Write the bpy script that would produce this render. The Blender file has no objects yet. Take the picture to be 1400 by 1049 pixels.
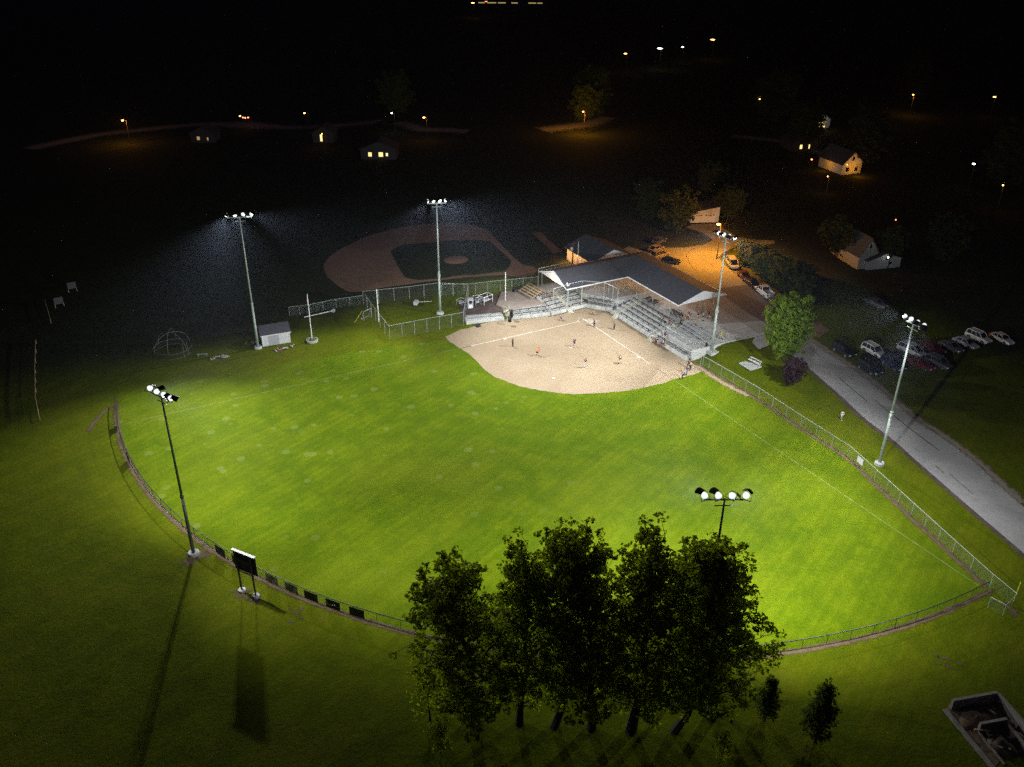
import bpy, bmesh, math, random
import numpy as np
from mathutils import Vector, Matrix
D=bpy.data; SC=bpy.context.scene; COL=SC.collection
# ---------------------------------------------------------------- camera
FPX,PITCH,ROLL,YAW=1210.4,0.494278,0.0082,4.2124
CAM=Vector((89.99,134.483,72.411))
FW=Vector((math.cos(PITCH)*math.cos(YAW),math.cos(PITCH)*math.sin(YAW),-math.sin(PITCH)))
RT=FW.cross(Vector((0,0,1))).normalized(); UP=RT.cross(FW)
R2=math.cos(ROLL)*RT+math.sin(ROLL)*UP; U2=-math.sin(ROLL)*RT+math.cos(ROLL)*UP
cd=D.cameras.new('camera'); cam=D.objects.new('camera',cd); COL.objects.link(cam)
cd.sensor_width=36; cd.lens=36*FPX/1400; cd.clip_start=.5; cd.clip_end=6000
m=Matrix((R2,U2,-FW)).transposed().to_4x4(); m.translation=CAM; cam.matrix_world=m
SC.camera=cam
# ---------------------------------------------------------------- night sky, exposure
W=D.worlds.new('World'); SC.world=W; W.use_nodes=True
bg=W.node_tree.nodes['Background']
sky=W.node_tree.nodes.new('ShaderNodeTexSky'); sky.sky_type='NISHITA'; sky.sun_disc=False
sky.sun_elevation=math.radians(-9); sky.sun_rotation=math.radians(120)
mx=W.node_tree.nodes.new('ShaderNodeMix'); mx.data_type='RGBA'; mx.blend_type='ADD'; mx.inputs[0].default_value=1
mx.inputs[7].default_value=(.010,.006,.017,1)
W.node_tree.links.new(sky.outputs[0],mx.inputs[6]); W.node_tree.links.new(mx.outputs[2],bg.inputs[0])
bg.inputs[1].default_value=.5
SC.view_settings.view_transform='Standard'; SC.view_settings.look='None'; SC.view_settings.gamma=1
SC.view_settings.exposure=0
SC.cycles.use_denoising=False; SC.cycles.sample_clamp_direct=8; SC.cycles.transparent_max_bounces=24; SC.cycles.max_bounces=6
SC.cycles.sample_clamp_indirect=1; SC.cycles.volume_bounces=0
random.seed(7); RNG=np.random.default_rng(7)
FIELD_W=112000.; SODIUM=(1.,.37,.02)
# ---------------------------------------------------------------- terrain
def sst(a,b,t):
    t=min(1,max(0,(t-a)/(b-a))); return t*t*(3-2*t)
def hh(x,y):
    a=sst(8,15,-x)*(1-sst(24,52,y))
    b=sst(4,12,-y)*(1-sst(12,25,x))*(1-.36*sst(1,6,x)*(1-sst(18,26,-y)))
    return 2.0*max(a,b)
def ray(x,y,z):
    d=FW+R2*((x-700)/FPX)-U2*((y-524.5)/FPX)
    return CAM+d*((z-CAM.z)/d.z)
def at(x,y,dz=0,lift=0):
    z=0
    for _ in range(12):
        p=ray(x,y,z+dz); z=.5*z+.5*hh(p.x,p.y)
    p=ray(x,y,z+dz); p.z+=lift
    return p
# ---------------------------------------------------------------- materials
MC={}
def nt(m):
    m.use_nodes=True; t=m.node_tree; return t,t.nodes['Principled BSDF'],t.nodes.new,t.links.new
def mat(name,c1,c2=None,scale=3.,rough=.8,bump=0.,metal=0.,detail=6,emit=None,es=0,spec=.3,stretch=None):
    if name in MC: return MC[name]
    m=D.materials.new(name); t,b,N,L=nt(m)
    c2=c2 or tuple(v*.72 for v in c1)
    tc=N('ShaderNodeTexCoord'); n=N('ShaderNodeTexNoise'); n.inputs['Scale'].default_value=scale; n.inputs['Detail'].default_value=detail
    src=tc.outputs['Object']
    if stretch:
        mp=N('ShaderNodeMapping'); mp.inputs['Scale'].default_value=stretch; L(src,mp.inputs[0]); src=mp.outputs[0]
    L(src,n.inputs['Vector'])
    r=N('ShaderNodeValToRGB'); r.color_ramp.elements[0].position=.32; r.color_ramp.elements[1].position=.68
    r.color_ramp.elements[0].color=(*c2,1); r.color_ramp.elements[1].color=(*c1,1)
    L(n.outputs['Fac'],r.inputs[0]); L(r.outputs[0],b.inputs['Base Color'])
    b.inputs['Roughness'].default_value=rough; b.inputs['Metallic'].default_value=metal; b.inputs['Specular IOR Level'].default_value=spec
    if bump:
        bp=N('ShaderNodeBump'); bp.inputs['Strength'].default_value=bump; bp.inputs['Distance'].default_value=.05
        L(n.outputs['Fac'],bp.inputs['Height']); L(bp.outputs[0],b.inputs['Normal'])
    if emit:
        b.inputs['Emission Color'].default_value=(*emit,1); b.inputs['Emission Strength'].default_value=es
        m.cycles.emission_sampling='NONE'
    MC[name]=m; return m
def noise(t,src,scale,detail=5,rough=.6,dist=0):
    n=t.nodes.new('ShaderNodeTexNoise'); n.inputs['Scale'].default_value=scale; n.inputs['Detail'].default_value=detail
    n.inputs['Roughness'].default_value=rough; n.inputs['Distortion'].default_value=dist
    t.links.new(src,n.inputs['Vector']); return n.outputs['Fac']
def mth(t,op,a,b=None,c=None,clamp=False):
    n=t.nodes.new('ShaderNodeMath'); n.operation=op; n.use_clamp=clamp
    for i,v in enumerate((a,b,c)):
        if v is None: continue
        if isinstance(v,(int,float)): n.inputs[i].default_value=v
        else: t.links.new(v,n.inputs[i])
    return n.outputs[0]
def mixc(t,f,a,b,mode='MIX'):
    n=t.nodes.new('ShaderNodeMix'); n.data_type='RGBA'; n.blend_type=mode
    for i,v in ((0,f),(6,a),(7,b)):
        if isinstance(v,tuple): n.inputs[i].default_value=(*v,1)
        elif isinstance(v,(int,float)): n.inputs[i].default_value=v
        else: t.links.new(v,n.inputs[i])
    return n.outputs[2]
def ramp(t,f,a,b):
    n=t.nodes.new('ShaderNodeMapRange'); n.interpolation_type='SMOOTHSTEP'
    n.inputs[1].default_value=a; n.inputs[2].default_value=b; t.links.new(f,n.inputs[0]); return n.outputs[0]
def grass_mat(name,lush):
    m=D.materials.new(name); t,b,N,L=nt(m)
    o=N('ShaderNodeTexCoord').outputs['Object']
    big=noise(t,o,.045,3,.5,.6); mid=noise(t,o,.28,5,.65,.3); fine=noise(t,o,2.2,8,.75); xf=noise(t,o,7,4,.8)
    A,B,C_=((.062,.112,.0002),(.110,.156,.0004),(.138,.172,.006)) if lush else ((.072,.092,.0003),(.108,.122,.0008),(.138,.138,.006))
    c=mixc(t,ramp(t,mid,.35,.68),A,B)
    c=mixc(t,mth(t,'MULTIPLY',ramp(t,big,.42,.72),.7),c,C_)
    # mowing stripes run across the outfield, faint
    sx=N('ShaderNodeSeparateXYZ'); L(o,sx.inputs[0])
    ph=mth(t,'ADD',mth(t,'ADD',mth(t,'MULTIPLY',sx.outputs[0],-.417),mth(t,'MULTIPLY',sx.outputs[1],.909)),mth(t,'MULTIPLY',big,1.5)); s=mth(t,'SINE',mth(t,'MULTIPLY',ph,4.6))
    s2=mth(t,'MULTIPLY',mth(t,'MULTIPLY',ramp(t,s,-.5,.5),ramp(t,mid,.3,.7)),.5 if lush else .25)
    c=mixc(t,s2,c,(.138,.188,.004))
    sb=mth(t,'SINE',mth(t,'MULTIPLY',ph,1.35)); c=mixc(t,mth(t,'MULTIPLY',ramp(t,sb,.1,.9),.26),c,(.06,.10,.0))
    c=mixc(t,mth(t,'MULTIPLY',ramp(t,fine,.35,.65),.42),c,(.045,.078,.001),'MIX')
    c=mixc(t,mth(t,'MULTIPLY',ramp(t,xf,.52,.66),.6),c,(.170,.212,.010),'MIX')
    c=mixc(t,mth(t,'MULTIPLY',ramp(t,noise(t,o,5.3,3,.7),.56,.68),.4),c,(.090,.140,.045),'MIX')
    c=mixc(t,mth(t,'MULTIPLY',ramp(t,noise(t,o,4.1,3,.7,.5),.57,.68),.4),c,(.15,.125,.0),'MIX')
    if lush:   # a few mowing passes curve round the infield
        vl=N('ShaderNodeVectorMath'); vl.operation='DISTANCE'; L(o,vl.inputs[0]); vl.inputs[1].default_value=(9,9,0); rr=vl.outputs['Value']
        ab=mth(t,'MULTIPLY',ramp(t,mth(t,'SINE',mth(t,'MULTIPLY',rr,.95)),-.2,.9),mth(t,'MULTIPLY',ramp(t,rr,17,21),mth(t,'SUBTRACT',1,ramp(t,rr,36,48))))
        c=mixc(t,mth(t,'MULTIPLY',ab,.30),c,(.062,.118,.001))
    if lush:   # pale fairy-ring discs scattered over left and centre field
        v=N('ShaderNodeTexVoronoi'); v.inputs['Scale'].default_value=.33; v.inputs['Randomness'].default_value=1; L(o,v.inputs['Vector'])
        disc=mth(t,'SUBTRACT',1,ramp(t,mth(t,'ADD',v.outputs['Distance'],mth(t,'MULTIPLY',mid,.10)),.22,.30))
        vs=N('ShaderNodeSeparateColor'); L(v.outputs['Color'],vs.inputs[0])
        on=ramp(t,vs.outputs[0],.5,.56)
        reg=mth(t,'MULTIPLY',ramp(t,sx.outputs[0],18,34),mth(t,'SUBTRACT',1,ramp(t,sx.outputs[1],30,62)))
        k=mth(t,'MULTIPLY',mth(t,'MULTIPLY',disc,on),mth(t,'MULTIPLY',reg,.30))
        c=mixc(t,k,c,(.21,.25,.075))
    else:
        # night darkness beyond the ball field and the lot, painted into the grass colour
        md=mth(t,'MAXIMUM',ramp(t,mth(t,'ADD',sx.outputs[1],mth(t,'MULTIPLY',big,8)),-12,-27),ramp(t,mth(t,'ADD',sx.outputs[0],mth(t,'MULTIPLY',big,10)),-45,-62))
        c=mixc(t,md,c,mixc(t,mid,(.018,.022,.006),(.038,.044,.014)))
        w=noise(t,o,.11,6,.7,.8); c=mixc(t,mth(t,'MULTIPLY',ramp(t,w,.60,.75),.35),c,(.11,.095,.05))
    L(c,b.inputs['Base Color']); b.inputs['Roughness'].default_value=.95; b.inputs['Specular IOR Level'].default_value=.02
    bp=N('ShaderNodeBump'); bp.inputs['Strength'].default_value=.8; bp.inputs['Distance'].default_value=.12
    L(mth(t,'ADD',fine,mth(t,'MULTIPLY',mid,1.5)),bp.inputs['Height']); L(bp.outputs[0],b.inputs['Normal'])
    return m
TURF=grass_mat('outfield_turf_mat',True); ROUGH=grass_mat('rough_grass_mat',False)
def dirt_mat(name,a,b_,c_,sc=.12,soft=False):
    m=D.materials.new(name); t,b,N,L=nt(m); o=N('ShaderNodeTexCoord').outputs['Object']
    c=mixc(t,ramp(t,noise(t,o,sc,5,.6,.8),.35,.66),a,b_)
    c=mixc(t,mth(t,'MULTIPLY',ramp(t,noise(t,o,1.4,8,.75),.45,.7),.55),c,c_)
    c=mixc(t,mth(t,'MULTIPLY',ramp(t,noise(t,o,6,5,.8),.5,.7),.30),c,tuple(v*.7 for v in a))
    L(c,b.inputs['Base Color']); b.inputs['Roughness'].default_value=.95; b.inputs['Specular IOR Level'].default_value=.1
    bp=N('ShaderNodeBump'); bp.inputs['Strength'].default_value=.5; bp.inputs['Distance'].default_value=.04
    L(noise(t,o,3,8,.8),bp.inputs['Height']); L(bp.outputs[0],b.inputs['Normal'])
    if soft:   # grass grows back in over the worn edge
        uv=N('ShaderNodeSeparateXYZ'); L(N('ShaderNodeTexCoord').outputs['UV'],uv.inputs[0])
        e=mth(t,'SUBTRACT',1,mth(t,'ABSOLUTE',mth(t,'SUBTRACT',mth(t,'MULTIPLY',uv.outputs[1],2),1)))
        e=mth(t,'ADD',e,mth(t,'MULTIPLY',mth(t,'SUBTRACT',noise(t,o,1.1,7,.75),.5),2.2))
        tr=N('ShaderNodeBsdfTransparent'); ms=N('ShaderNodeMixShader'); L(ramp(t,e,.25,.8),ms.inputs[0]); L(tr.outputs[0],ms.inputs[1]); L(b.outputs[0],ms.inputs[2]); L(ms.outputs[0],t.nodes['Material Output'].inputs[0])
    return m
SAND=dirt_mat('infield_sand',(.30,.226,.145),(.34,.263,.173),(.262,.191,.118))
CLAY=dirt_mat('red_clay',(.20,.115,.075),(.24,.15,.10),(.16,.09,.055))
SOIL=dirt_mat('worn_soil',(.17,.12,.075),(.26,.19,.12),(.09,.07,.04),.5)
SOFT=dirt_mat('worn_soil_edge',(.115,.080,.045),(.16,.112,.065),(.07,.052,.03),.5,True); SOFTS=dirt_mat('sand_spill',(.30,.22,.135),(.34,.26,.17),(.2,.15,.09),.5,True)
DARKSOIL=dirt_mat('dark_mulch',(.085,.062,.052),(.12,.09,.075),(.045,.035,.03),.4)
ASPH=dirt_mat('worn_asphalt',(.30,.30,.29),(.36,.355,.34),(.22,.22,.215),.2)
CONC=dirt_mat('pale_concrete',(.40,.40,.38),(.48,.48,.46),(.31,.31,.29),.5)
CONCW=dirt_mat('white_concrete_wall',(.46,.47,.45),(.54,.55,.52),(.36,.36,.34),.6)
SHINGLE=mat('dark_shingle',(.068,.070,.079),(.042,.044,.051),scale=2.5,rough=.85,bump=.5,detail=10,stretch=(1,1,1))
TRIM=mat('white_trim',(.75,.76,.76),(.62,.63,.63),rough=.5)
GALV=mat('galvanised_steel',(.46,.50,.48),(.36,.40,.38),scale=6,rough=.45,metal=.35)
GREENST=mat('pole_steel',(.42,.47,.42),(.30,.36,.31),scale=.8,rough=.5,metal=.2)
DARKST=mat('black_steel',(.03,.03,.035),rough=.45,spec=.5)
ALU=mat('aluminium_plank',(.62,.63,.65),(.52,.53,.55),scale=5,rough=.35,metal=.5)
PLANK=mat('weathered_plank',(.075,.075,.08),(.045,.045,.05),scale=4,rough=.7)
WOOD=mat('tan_plank',(.45,.33,.18),(.33,.23,.12),scale=4,rough=.7)
YEL=mat('yellow_nosing',(.62,.50,.10),(.5,.4,.08),rough=.6)
YELP=mat('yellow_paint',(.75,.62,.06),rough=.5)
WHITE=mat('white_paint',(.78,.78,.76),(.66,.66,.64),rough=.45)
CHALK=mat('chalk',(.74,.72,.66),(.42,.36,.26),scale=.9,rough=.95)
GLINE=mat('faded_line_paint',(.27,.31,.13),(.12,.16,.01),scale=.9,rough=.95)
TAR=mat('tar_seam_mat',(.018,.018,.02),rough=.6)
BLACK=mat('black_plastic',(.015,.015,.018),rough=.5)
RUB=mat('tyre_rubber',(.02,.02,.02),rough=.8)
GLASS=mat('tinted_glass',(.012,.014,.018),(.01,.012,.016),rough=.08,spec=.8)
CHROME=mat('wheel_alloy',(.5,.5,.52),rough=.3,metal=.7)
RED=mat('red_lens',(.35,.01,.01),rough=.2,spec=.6)
CLEAR=mat('headlight_lens',(.7,.72,.75),rough=.12,spec=.8)
BARK=mat('bark',(.075,.06,.045),(.04,.032,.024),scale=5,rough=.95,bump=.6)
SIDING=mat('white_siding',(.62,.63,.64),(.52,.53,.54),scale=1.5,rough=.7)
PANEL=mat('grey_panel',(.4,.41,.44),(.33,.34,.36),rough=.6)
LAMPW=mat('floodlight_lens',(.9,.9,.9),emit=(.93,.97,1.),es=7)
LAMPB=mat('glowing_floodlight_housing',(.8,.8,.8),emit=(.93,.97,1.),es=1.1)  # housing shell is no lamp; emission added so its back looks bright
LAMPO=mat('sodium_lamp_lens',(.9,.6,.3),emit=(1.,.50,.12),es=9)
LAMPY=mat('warm_bulb',(.9,.8,.6),emit=(1.,.74,.38),es=5)
LAMPC=mat('cool_lamp_lens',(.9,.9,.9),emit=(.95,1.,.85),es=9)
LAMPR=mat('red_lamp_lens',(.8,.2,.1),emit=(1.,.22,.10),es=6)
DKW=mat('dark_wall',(.05,.05,.055),(.035,.035,.04))
for m_ in (LAMPO,LAMPC,LAMPR): m_.cycles.emission_sampling='AUTO'
WINF=mat('dim_far_window',(.4,.3,.1),emit=(1.,.75,.3),es=.45)
WINW=mat('lit_window',(.5,.4,.2),emit=(1.,.72,.25),es=1.6)
def link_mat(sp,name='chain_link',col=(.40,.46,.43),cov=.10):
    m=D.materials.new(name); t,b,N,L=nt(m); out=t.nodes['Material Output']
    uv=N('ShaderNodeSeparateXYZ'); L(N('ShaderNodeTexCoord').outputs['UV'],uv.inputs[0])
    f=None
    for op in ('ADD','SUBTRACT'):
        g=mth(t,'FRACT',mth(t,'DIVIDE',mth(t,op,uv.outputs[0],uv.outputs[1]),sp)); g=mth(t,'LESS_THAN',g,cov)
        f=g if f is None else mth(t,'MAXIMUM',f,g)
    tr=N('ShaderNodeBsdfTransparent'); ms=N('ShaderNodeMixShader')
    b.inputs['Base Color'].default_value=(*col,1); b.inputs['Roughness'].default_value=.5; b.inputs['Metallic'].default_value=.3
    L(f,ms.inputs[0]); L(tr.outputs[0],ms.inputs[1]); L(b.outputs[0],ms.inputs[2]); L(ms.outputs[0],out.inputs[0]); return m
LINK=link_mat(.06,'chain_link',(.30,.38,.34),.04); LINKB=link_mat(.06,'dark_chain_link',(.04,.05,.045),.07); NET=link_mat(.05,'netting',(.13,.15,.14),.05)
def leaf_mat(name,a,b_,tr):
    m=D.materials.new(name); t,b,N,L=nt(m); out=t.nodes['Material Output']
    o=N('ShaderNodeTexCoord').outputs['Object']
    c=mixc(t,ramp(t,noise(t,o,1.1,4,.7),.35,.65),a,b_)
    L(c,b.inputs['Base Color']); b.inputs['Roughness'].default_value=.6; b.inputs['Specular IOR Level'].default_value=.12
    tl=N('ShaderNodeBsdfTranslucent'); L(mixc(t,1.,c,(1.9,1.8,.4),'MULTIPLY'),tl.inputs[0])
    ms=N('ShaderNodeMixShader'); ms.inputs[0].default_value=tr
    L(b.outputs[0],ms.inputs[1]); L(tl.outputs[0],ms.inputs[2]); L(ms.outputs[0],out.inputs[0]); return m
LEAF=leaf_mat('leaf_green',(.17,.23,.008),(.25,.31,.012),.6)
LEAFD=leaf_mat('leaf_dark',(.06,.09,.014),(.09,.13,.02),.4)
LEAFB=leaf_mat('leaf_bright',(.12,.19,.02),(.17,.25,.025),.35)
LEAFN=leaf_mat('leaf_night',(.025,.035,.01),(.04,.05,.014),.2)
LEAFP=leaf_mat('leaf_purple',(.035,.02,.028),(.055,.03,.04),.2)
# ---------------------------------------------------------------- mesh helpers
class MB:
    def __init__(s): s.v=[]; s.f=[]; s.uv=[]
    def quad(s,a,b,c,d): s.poly([a,b,c,d])
    def poly(s,pts):
        n=len(s.v); s.v+= [tuple(p) for p in pts]; s.f.append(tuple(range(n,n+len(pts))))
    def box(s,c,size,rz=0,M=None):
        x,y,z=size[0]/2,size[1]/2,size[2]/2; c=Vector(c); R=Matrix.Rotation(rz,3,'Z') if M is None else M
        P=[c+R@Vector((i*x,j*y,k*z)) for k in(-1,1) for j in(-1,1) for i in(-1,1)]
        n=len(s.v); s.v+=[tuple(p) for p in P]
        for f in((0,2,3,1),(4,5,7,6),(0,1,5,4),(2,6,7,3),(0,4,6,2),(1,3,7,5)): s.f.append(tuple(n+i for i in f))
        return s
    def bar(s,a,b,w,h):   # rectangular bar from a to b
        a=Vector(a);b=Vector(b);d=(b-a); L=d.length; d.normalize()
        up=Vector((0,0,1)) if abs(d.z)<.98 else Vector((1,0,0)); r=d.cross(up).normalized(); u=r.cross(d)
        M=Matrix((r,d,u)).transposed(); s.box((a+b)/2,(w,L,h),M=M); return s
    def tube(s,a,b,r0,r1=None,n=8,cap=True):
        r1=r0 if r1 is None else r1; a=Vector(a);b=Vector(b);d=(b-a).normalized()
        up=Vector((0,0,1)) if abs(d.z)<.98 else Vector((1,0,0)); r=d.cross(up).normalized(); u=r.cross(d)
        k=len(s.v)
        for c,q in((a,r0),(b,r1)):
            for i in range(n):
                t=2*math.pi*i/n; s.v.append(tuple(c+(r*math.cos(t)+u*math.sin(t))*q))
        for i in range(n): j=(i+1)%n; s.f.append((k+i,k+j,k+n+j,k+n+i))
        if cap: s.f.append(tuple(k+n-1-i for i in range(n))); s.f.append(tuple(k+n+i for i in range(n)))
        return s
    def lathe(s,prof,c=(0,0,0),n=16,M=None):
        k=len(s.v); c=Vector(c)
        for r,z in prof:
            for i in range(n):
                t=2*math.pi*i/n; p=Vector((r*math.cos(t),r*math.sin(t),z)); s.v.append(tuple(c+(M@p if M else p)))
        for q in range(len(prof)-1):
            for i in range(n): j=(i+1)%n; a=k+q*n; s.f.append((a+i,a+j,a+n+j,a+n+i))
        return s
    def mesh(s,name,smooth=False,uv=None):
        me=D.meshes.new(name); me.from_pydata(s.v,[],s.f); me.update()
        if smooth: me.polygons.foreach_set('use_smooth',[True]*len(me.polygons))
        if uv:
            l=me.uv_layers.new(name='UVMap'); l.data.foreach_set('uv',[c for q in uv for c in q])
        return me
    def build(s,name,mt,parent=None,smooth=False,uv=None,loc=None):
        return link(name,s.mesh(name,smooth,uv),mt,parent,loc)
def link(name,me,mt,parent=None,loc=None):
    o=D.objects.new(name,me); COL.objects.link(o)
    if mt is not None:
        if len(me.materials)==0: me.materials.append(mt)
        elif me.materials[0]!=mt: o.material_slots[0].link='OBJECT'; o.material_slots[0].material=mt
    if parent: o.parent=parent
    if loc is not None: o.location=loc
    return o
def tag(o,label=None,cat=None,group=None,kind=None):
    for k,v in(('label',label),('category',cat),('group',group),('kind',kind)):
        if v: o[k]=v
    return o
def thing(name,label,cat,loc=(0,0,0),rz=0,group=None):
    o=D.objects.new(name,None); COL.objects.link(o); o.empty_display_size=.3
    o.location=loc; o.rotation_euler=(0,0,rz); return tag(o,label,cat,group)
def light(name,kind,energy,col,loc,parent=None,aim=None,size=60,blend=1,rad=.3):
    l=D.lights.new(name,kind); l.energy=energy; l.color=col; l.shadow_soft_size=rad
    o=D.objects.new(name,l); COL.objects.link(o)
    if kind=='SPOT': l.spot_size=math.radians(size); l.spot_blend=blend
    if parent: o.parent=parent
    o.location=loc
    if aim is not None: o.rotation_euler=Vector(aim).to_track_quat('-Z','Y').to_euler()
    return o
def spline(pts,n=6,closed=False):
    P=[Vector(p) for p in pts]; out=[]; N=len(P)
    for i in range(N if closed else N-1):
        if closed: a,b,c,d=P[(i-1)%N],P[i],P[(i+1)%N],P[(i+2)%N]
        else: a,b,c,d=P[max(i-1,0)],P[i],P[i+1],P[min(i+2,N-1)]
        for k in range(n):
            t=k/n; out.append(.5*((2*b)+(c-a)*t+(2*a-5*b+4*c-d)*t*t+(3*b-a-3*c+d)*t**3))
    if not closed: out.append(P[-1])
    return out
def drape(bm,dz):
    xs=[v.co.x for v in bm.verts]; ys=[v.co.y for v in bm.verts]
    if min(xs)<-8 or min(ys)<-4:
        for ax,(lo,hi) in enumerate(((min(xs),max(xs)),(min(ys),max(ys)))):
            for k in range(int(max(lo,-70)//1)+1,int(min(hi,60)//1)+1):
                no=(1,0,0) if ax==0 else (0,1,0); co=(k,0,0) if ax==0 else (0,k,0)
                bmesh.ops.bisect_plane(bm,geom=bm.verts[:]+bm.edges[:]+bm.faces[:],plane_co=co,plane_no=no)
    for v in bm.verts: v.co.z=hh(v.co.x,v.co.y)+dz
def sheet(name,pts,mt,dz=.02,kind='structure',parent=None):
    bm=bmesh.new(); vs=[bm.verts.new((p[0],p[1],0)) for p in pts]
    f=bm.faces.new(vs); f.normal_update()
    if f.normal.z<0: f.normal_flip()
    bmesh.ops.triangulate(bm,faces=[f]); drape(bm,dz)
    me=D.meshes.new(name); bm.to_mesh(me); bm.free()
    o=link(name,me,mt,parent)
    if not parent: tag(o,kind=kind)
    return o
def ribbon(name,pts,w,mt,dz=.02,parent=None,jit=0):
    bm=bmesh.new(); ul=bm.loops.layers.uv.new('UVMap'); L_=[];P=[Vector((p[0],p[1],0)) for p in pts]
    for i,p in enumerate(P):
        d=(P[min(i+1,len(P)-1)]-P[max(i-1,0)]).normalized(); n=Vector((-d.y,d.x,0)); j=w/2*(1+jit*random.uniform(-1,1)); k=w/2*(1+jit*random.uniform(-1,1))
        L_.append((bm.verts.new(p+n*j),bm.verts.new(p-n*k)))
    for a,b in zip(L_,L_[1:]):
        f=bm.faces.new((a[1],b[1],b[0],a[0]))
        for lp,y in zip(f.loops,(1,1,0,0)): lp[ul].uv=(0,y)
    drape(bm,dz); me=D.meshes.new(name); bm.to_mesh(me); bm.free()
    o=link(name,me,mt,parent)
    if not parent: tag(o,kind='structure')
    return o
def blob(cx,cy,rx,ry,n=18,j=.35,rot=0):
    ph=[random.uniform(0,6.28) for _ in range(3)]; out=[]
    for i in range(n):
        t=2*math.pi*i/n; r=1+j*(.5*math.sin(2*t+ph[0])+.35*math.sin(3*t+ph[1])+.4*math.sin(5*t+ph[2]))+random.uniform(-j,j)*.3
        x,y=rx*r*math.cos(t),ry*r*math.sin(t); out.append((cx+x*math.cos(rot)-y*math.sin(rot),cy+x*math.sin(rot)+y*math.cos(rot)))
    return out
def patch(name,pts,mt,dz):
    bm=bmesh.new(); ul=bm.loops.layers.uv.new('UVMap'); n=len(pts); c=bm.verts.new((sum(p[0] for p in pts)/n,sum(p[1] for p in pts)/n,0)); vs=[bm.verts.new((p[0],p[1],0)) for p in pts]
    for i in range(n):
        f=bm.faces.new((c,vs[i],vs[(i+1)%n]))
        for lp,y in zip(f.loops,(.5,0,0)): lp[ul].uv=(0,y)
    drape(bm,dz); me=D.meshes.new(name); bm.to_mesh(me); bm.free(); return tag(link(name,me,mt),kind='structure')
def PX(L_,dz=0): return [at(x,y,dz) for x,y in L_]
# ---------------------------------------------------------------- ground
def axis(lo,hi,step,far):
    a=list(np.arange(lo,hi+.1,step)); s=step; x=hi
    while x<far: s*=1.5; x+=s; a.append(x)
    s=step; x=lo
    while x>-far: s*=1.5; x-=s; a.insert(0,x)
    return a
gx=axis(-70,30,1,3500); gy=axis(-75,60,1,3500)
gv=[(x,y,hh(x,y)) for y in gy for x in gx]; nx=len(gx)
gf=[(j*nx+i,j*nx+i+1,(j+1)*nx+i+1,(j+1)*nx+i) for j in range(len(gy)-1) for i in range(nx-1)]
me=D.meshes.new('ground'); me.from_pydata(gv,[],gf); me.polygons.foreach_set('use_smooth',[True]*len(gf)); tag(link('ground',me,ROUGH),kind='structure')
# ---------------------------------------------------------------- playing field
OC=(2.73,5.17); OR=84.54
def arc(t,r=OR): a=math.radians(t); return (OC[0]+r*math.cos(a),OC[1]+r*math.sin(a))
A0,A1=-8.5,92.8
turf=[(-9,26),(-8.6,40.4),(-8.2,50.4),(-8.1,60.4),(-6.6,66.7),(-4.6,74.8),(-2.6,82.9),(-1.3,89.6)]
turf+= [arc(t) for t in np.arange(92,A0-.1,-2)]+[(84.5,-10),(70,-9.5),(55,-9),(40,-7),(24,-3.9),(6,4)]
sheet('outfield_grass',turf,TURF,.012)
inf=PX([(608.6,460.7),(620,455.5),(630,450.7),(640,449.3),(663,445.7),(690,440.5),(720,439)])
inf=[(p.x,p.y-(1.0 if i>3 else 0)) for i,p in enumerate(inf)]+[(4.4,-5.2),(0,-5.9),(-3.2,-5.6),(-5.8,-3.9),(-6.35,-1),(-6.45,11),(-6.45,20),(-7.3,24.5)]
q=PX([(964,505.7),(951.5,511.5),(923,518.5),(901,525.7),(865.7,533),(837,536.5),(798.6,538.6),(777,538.6),(743,535),(714,529),(691.4,521.4),(675.7,515),(657,500),(643,486.4),(628.6,476.4),(615.7,468)])
arcp=spline(q,5); inf2=inf+[(p.x+random.uniform(-.12,.12),p.y+random.uniform(-.12,.12)) for p in arcp]
sheet('infield_dirt',inf2,SAND,.024)
# bare edge of packed dirt round the backstop
ribbon('warning_strip',spline([(6,-4.6,0),(1,-5.1,0),(-2.7,-5.0,0),(-5.2,-3.2,0),(-6.1,-.5,0),(-6.0,11,0),(-6.05,19,0)],6),.9,SOIL,.032,jit=.25)
fs=[(-7.4,24),(-7.9,28.1),(-8.4,40.4),(-8.0,50.4),(-7.9,60.4),(-6.4,66.7),(-4.4,74.8),(-2.4,82.9),(-.9,89.3)]
ribbon('dirt_strip',spline([(x+.25,y,0) for x,y in fs],10),1.5,SOFT,.030,jit=.1)
ribbon('clay_strip',spline([(-7.0,26,0),(-6.9,32,0),(-7.6,39,0)],10),2.0,SOFTS,.036,jit=.1)
ribbon('track_strip',[(*arc(t,OR+.15),0) for t in np.arange(A0,A1,.6)],1.5,SOFT,.034,jit=.05)
# chalk
def line(name,a,b,w,mt,dz,jit=.15,parent=None):
    n=max(2,int((Vector(b)-Vector(a)).length/1.0)); return ribbon(name,[Vector(a).lerp(Vector(b),i/n) for i in range(n+1)],w,mt,dz,jit=jit,parent=parent)
line('foul_line',(1.2,0,0),(25.3,0,0),.16,CHALK,.034); line('foul_line',(0,1.2,0),(0,21.5,0),.16,CHALK,.034)
line('foul_line',(25.3,0,0),(86.2,0,0),.09,GLINE,.024,.3); line('foul_line',(0,24.0,0),(0,88.6,0),.10,GLINE,.024,.3)
for s in (-1,1):     # batter's boxes, rubbed out
    c=Vector((0,0,0)); d=Vector((1,1,0)).normalized(); n=Vector((-d.y,d.x,0))*s
    P=[n*.5-d*.9,n*1.4-d*.9,n*1.4+d*.9,n*.5+d*.9]
    for a,b in zip(P,P[1:]+P[:1]): line('batters_box_line',a,b,.09,CHALK,.034)
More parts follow.
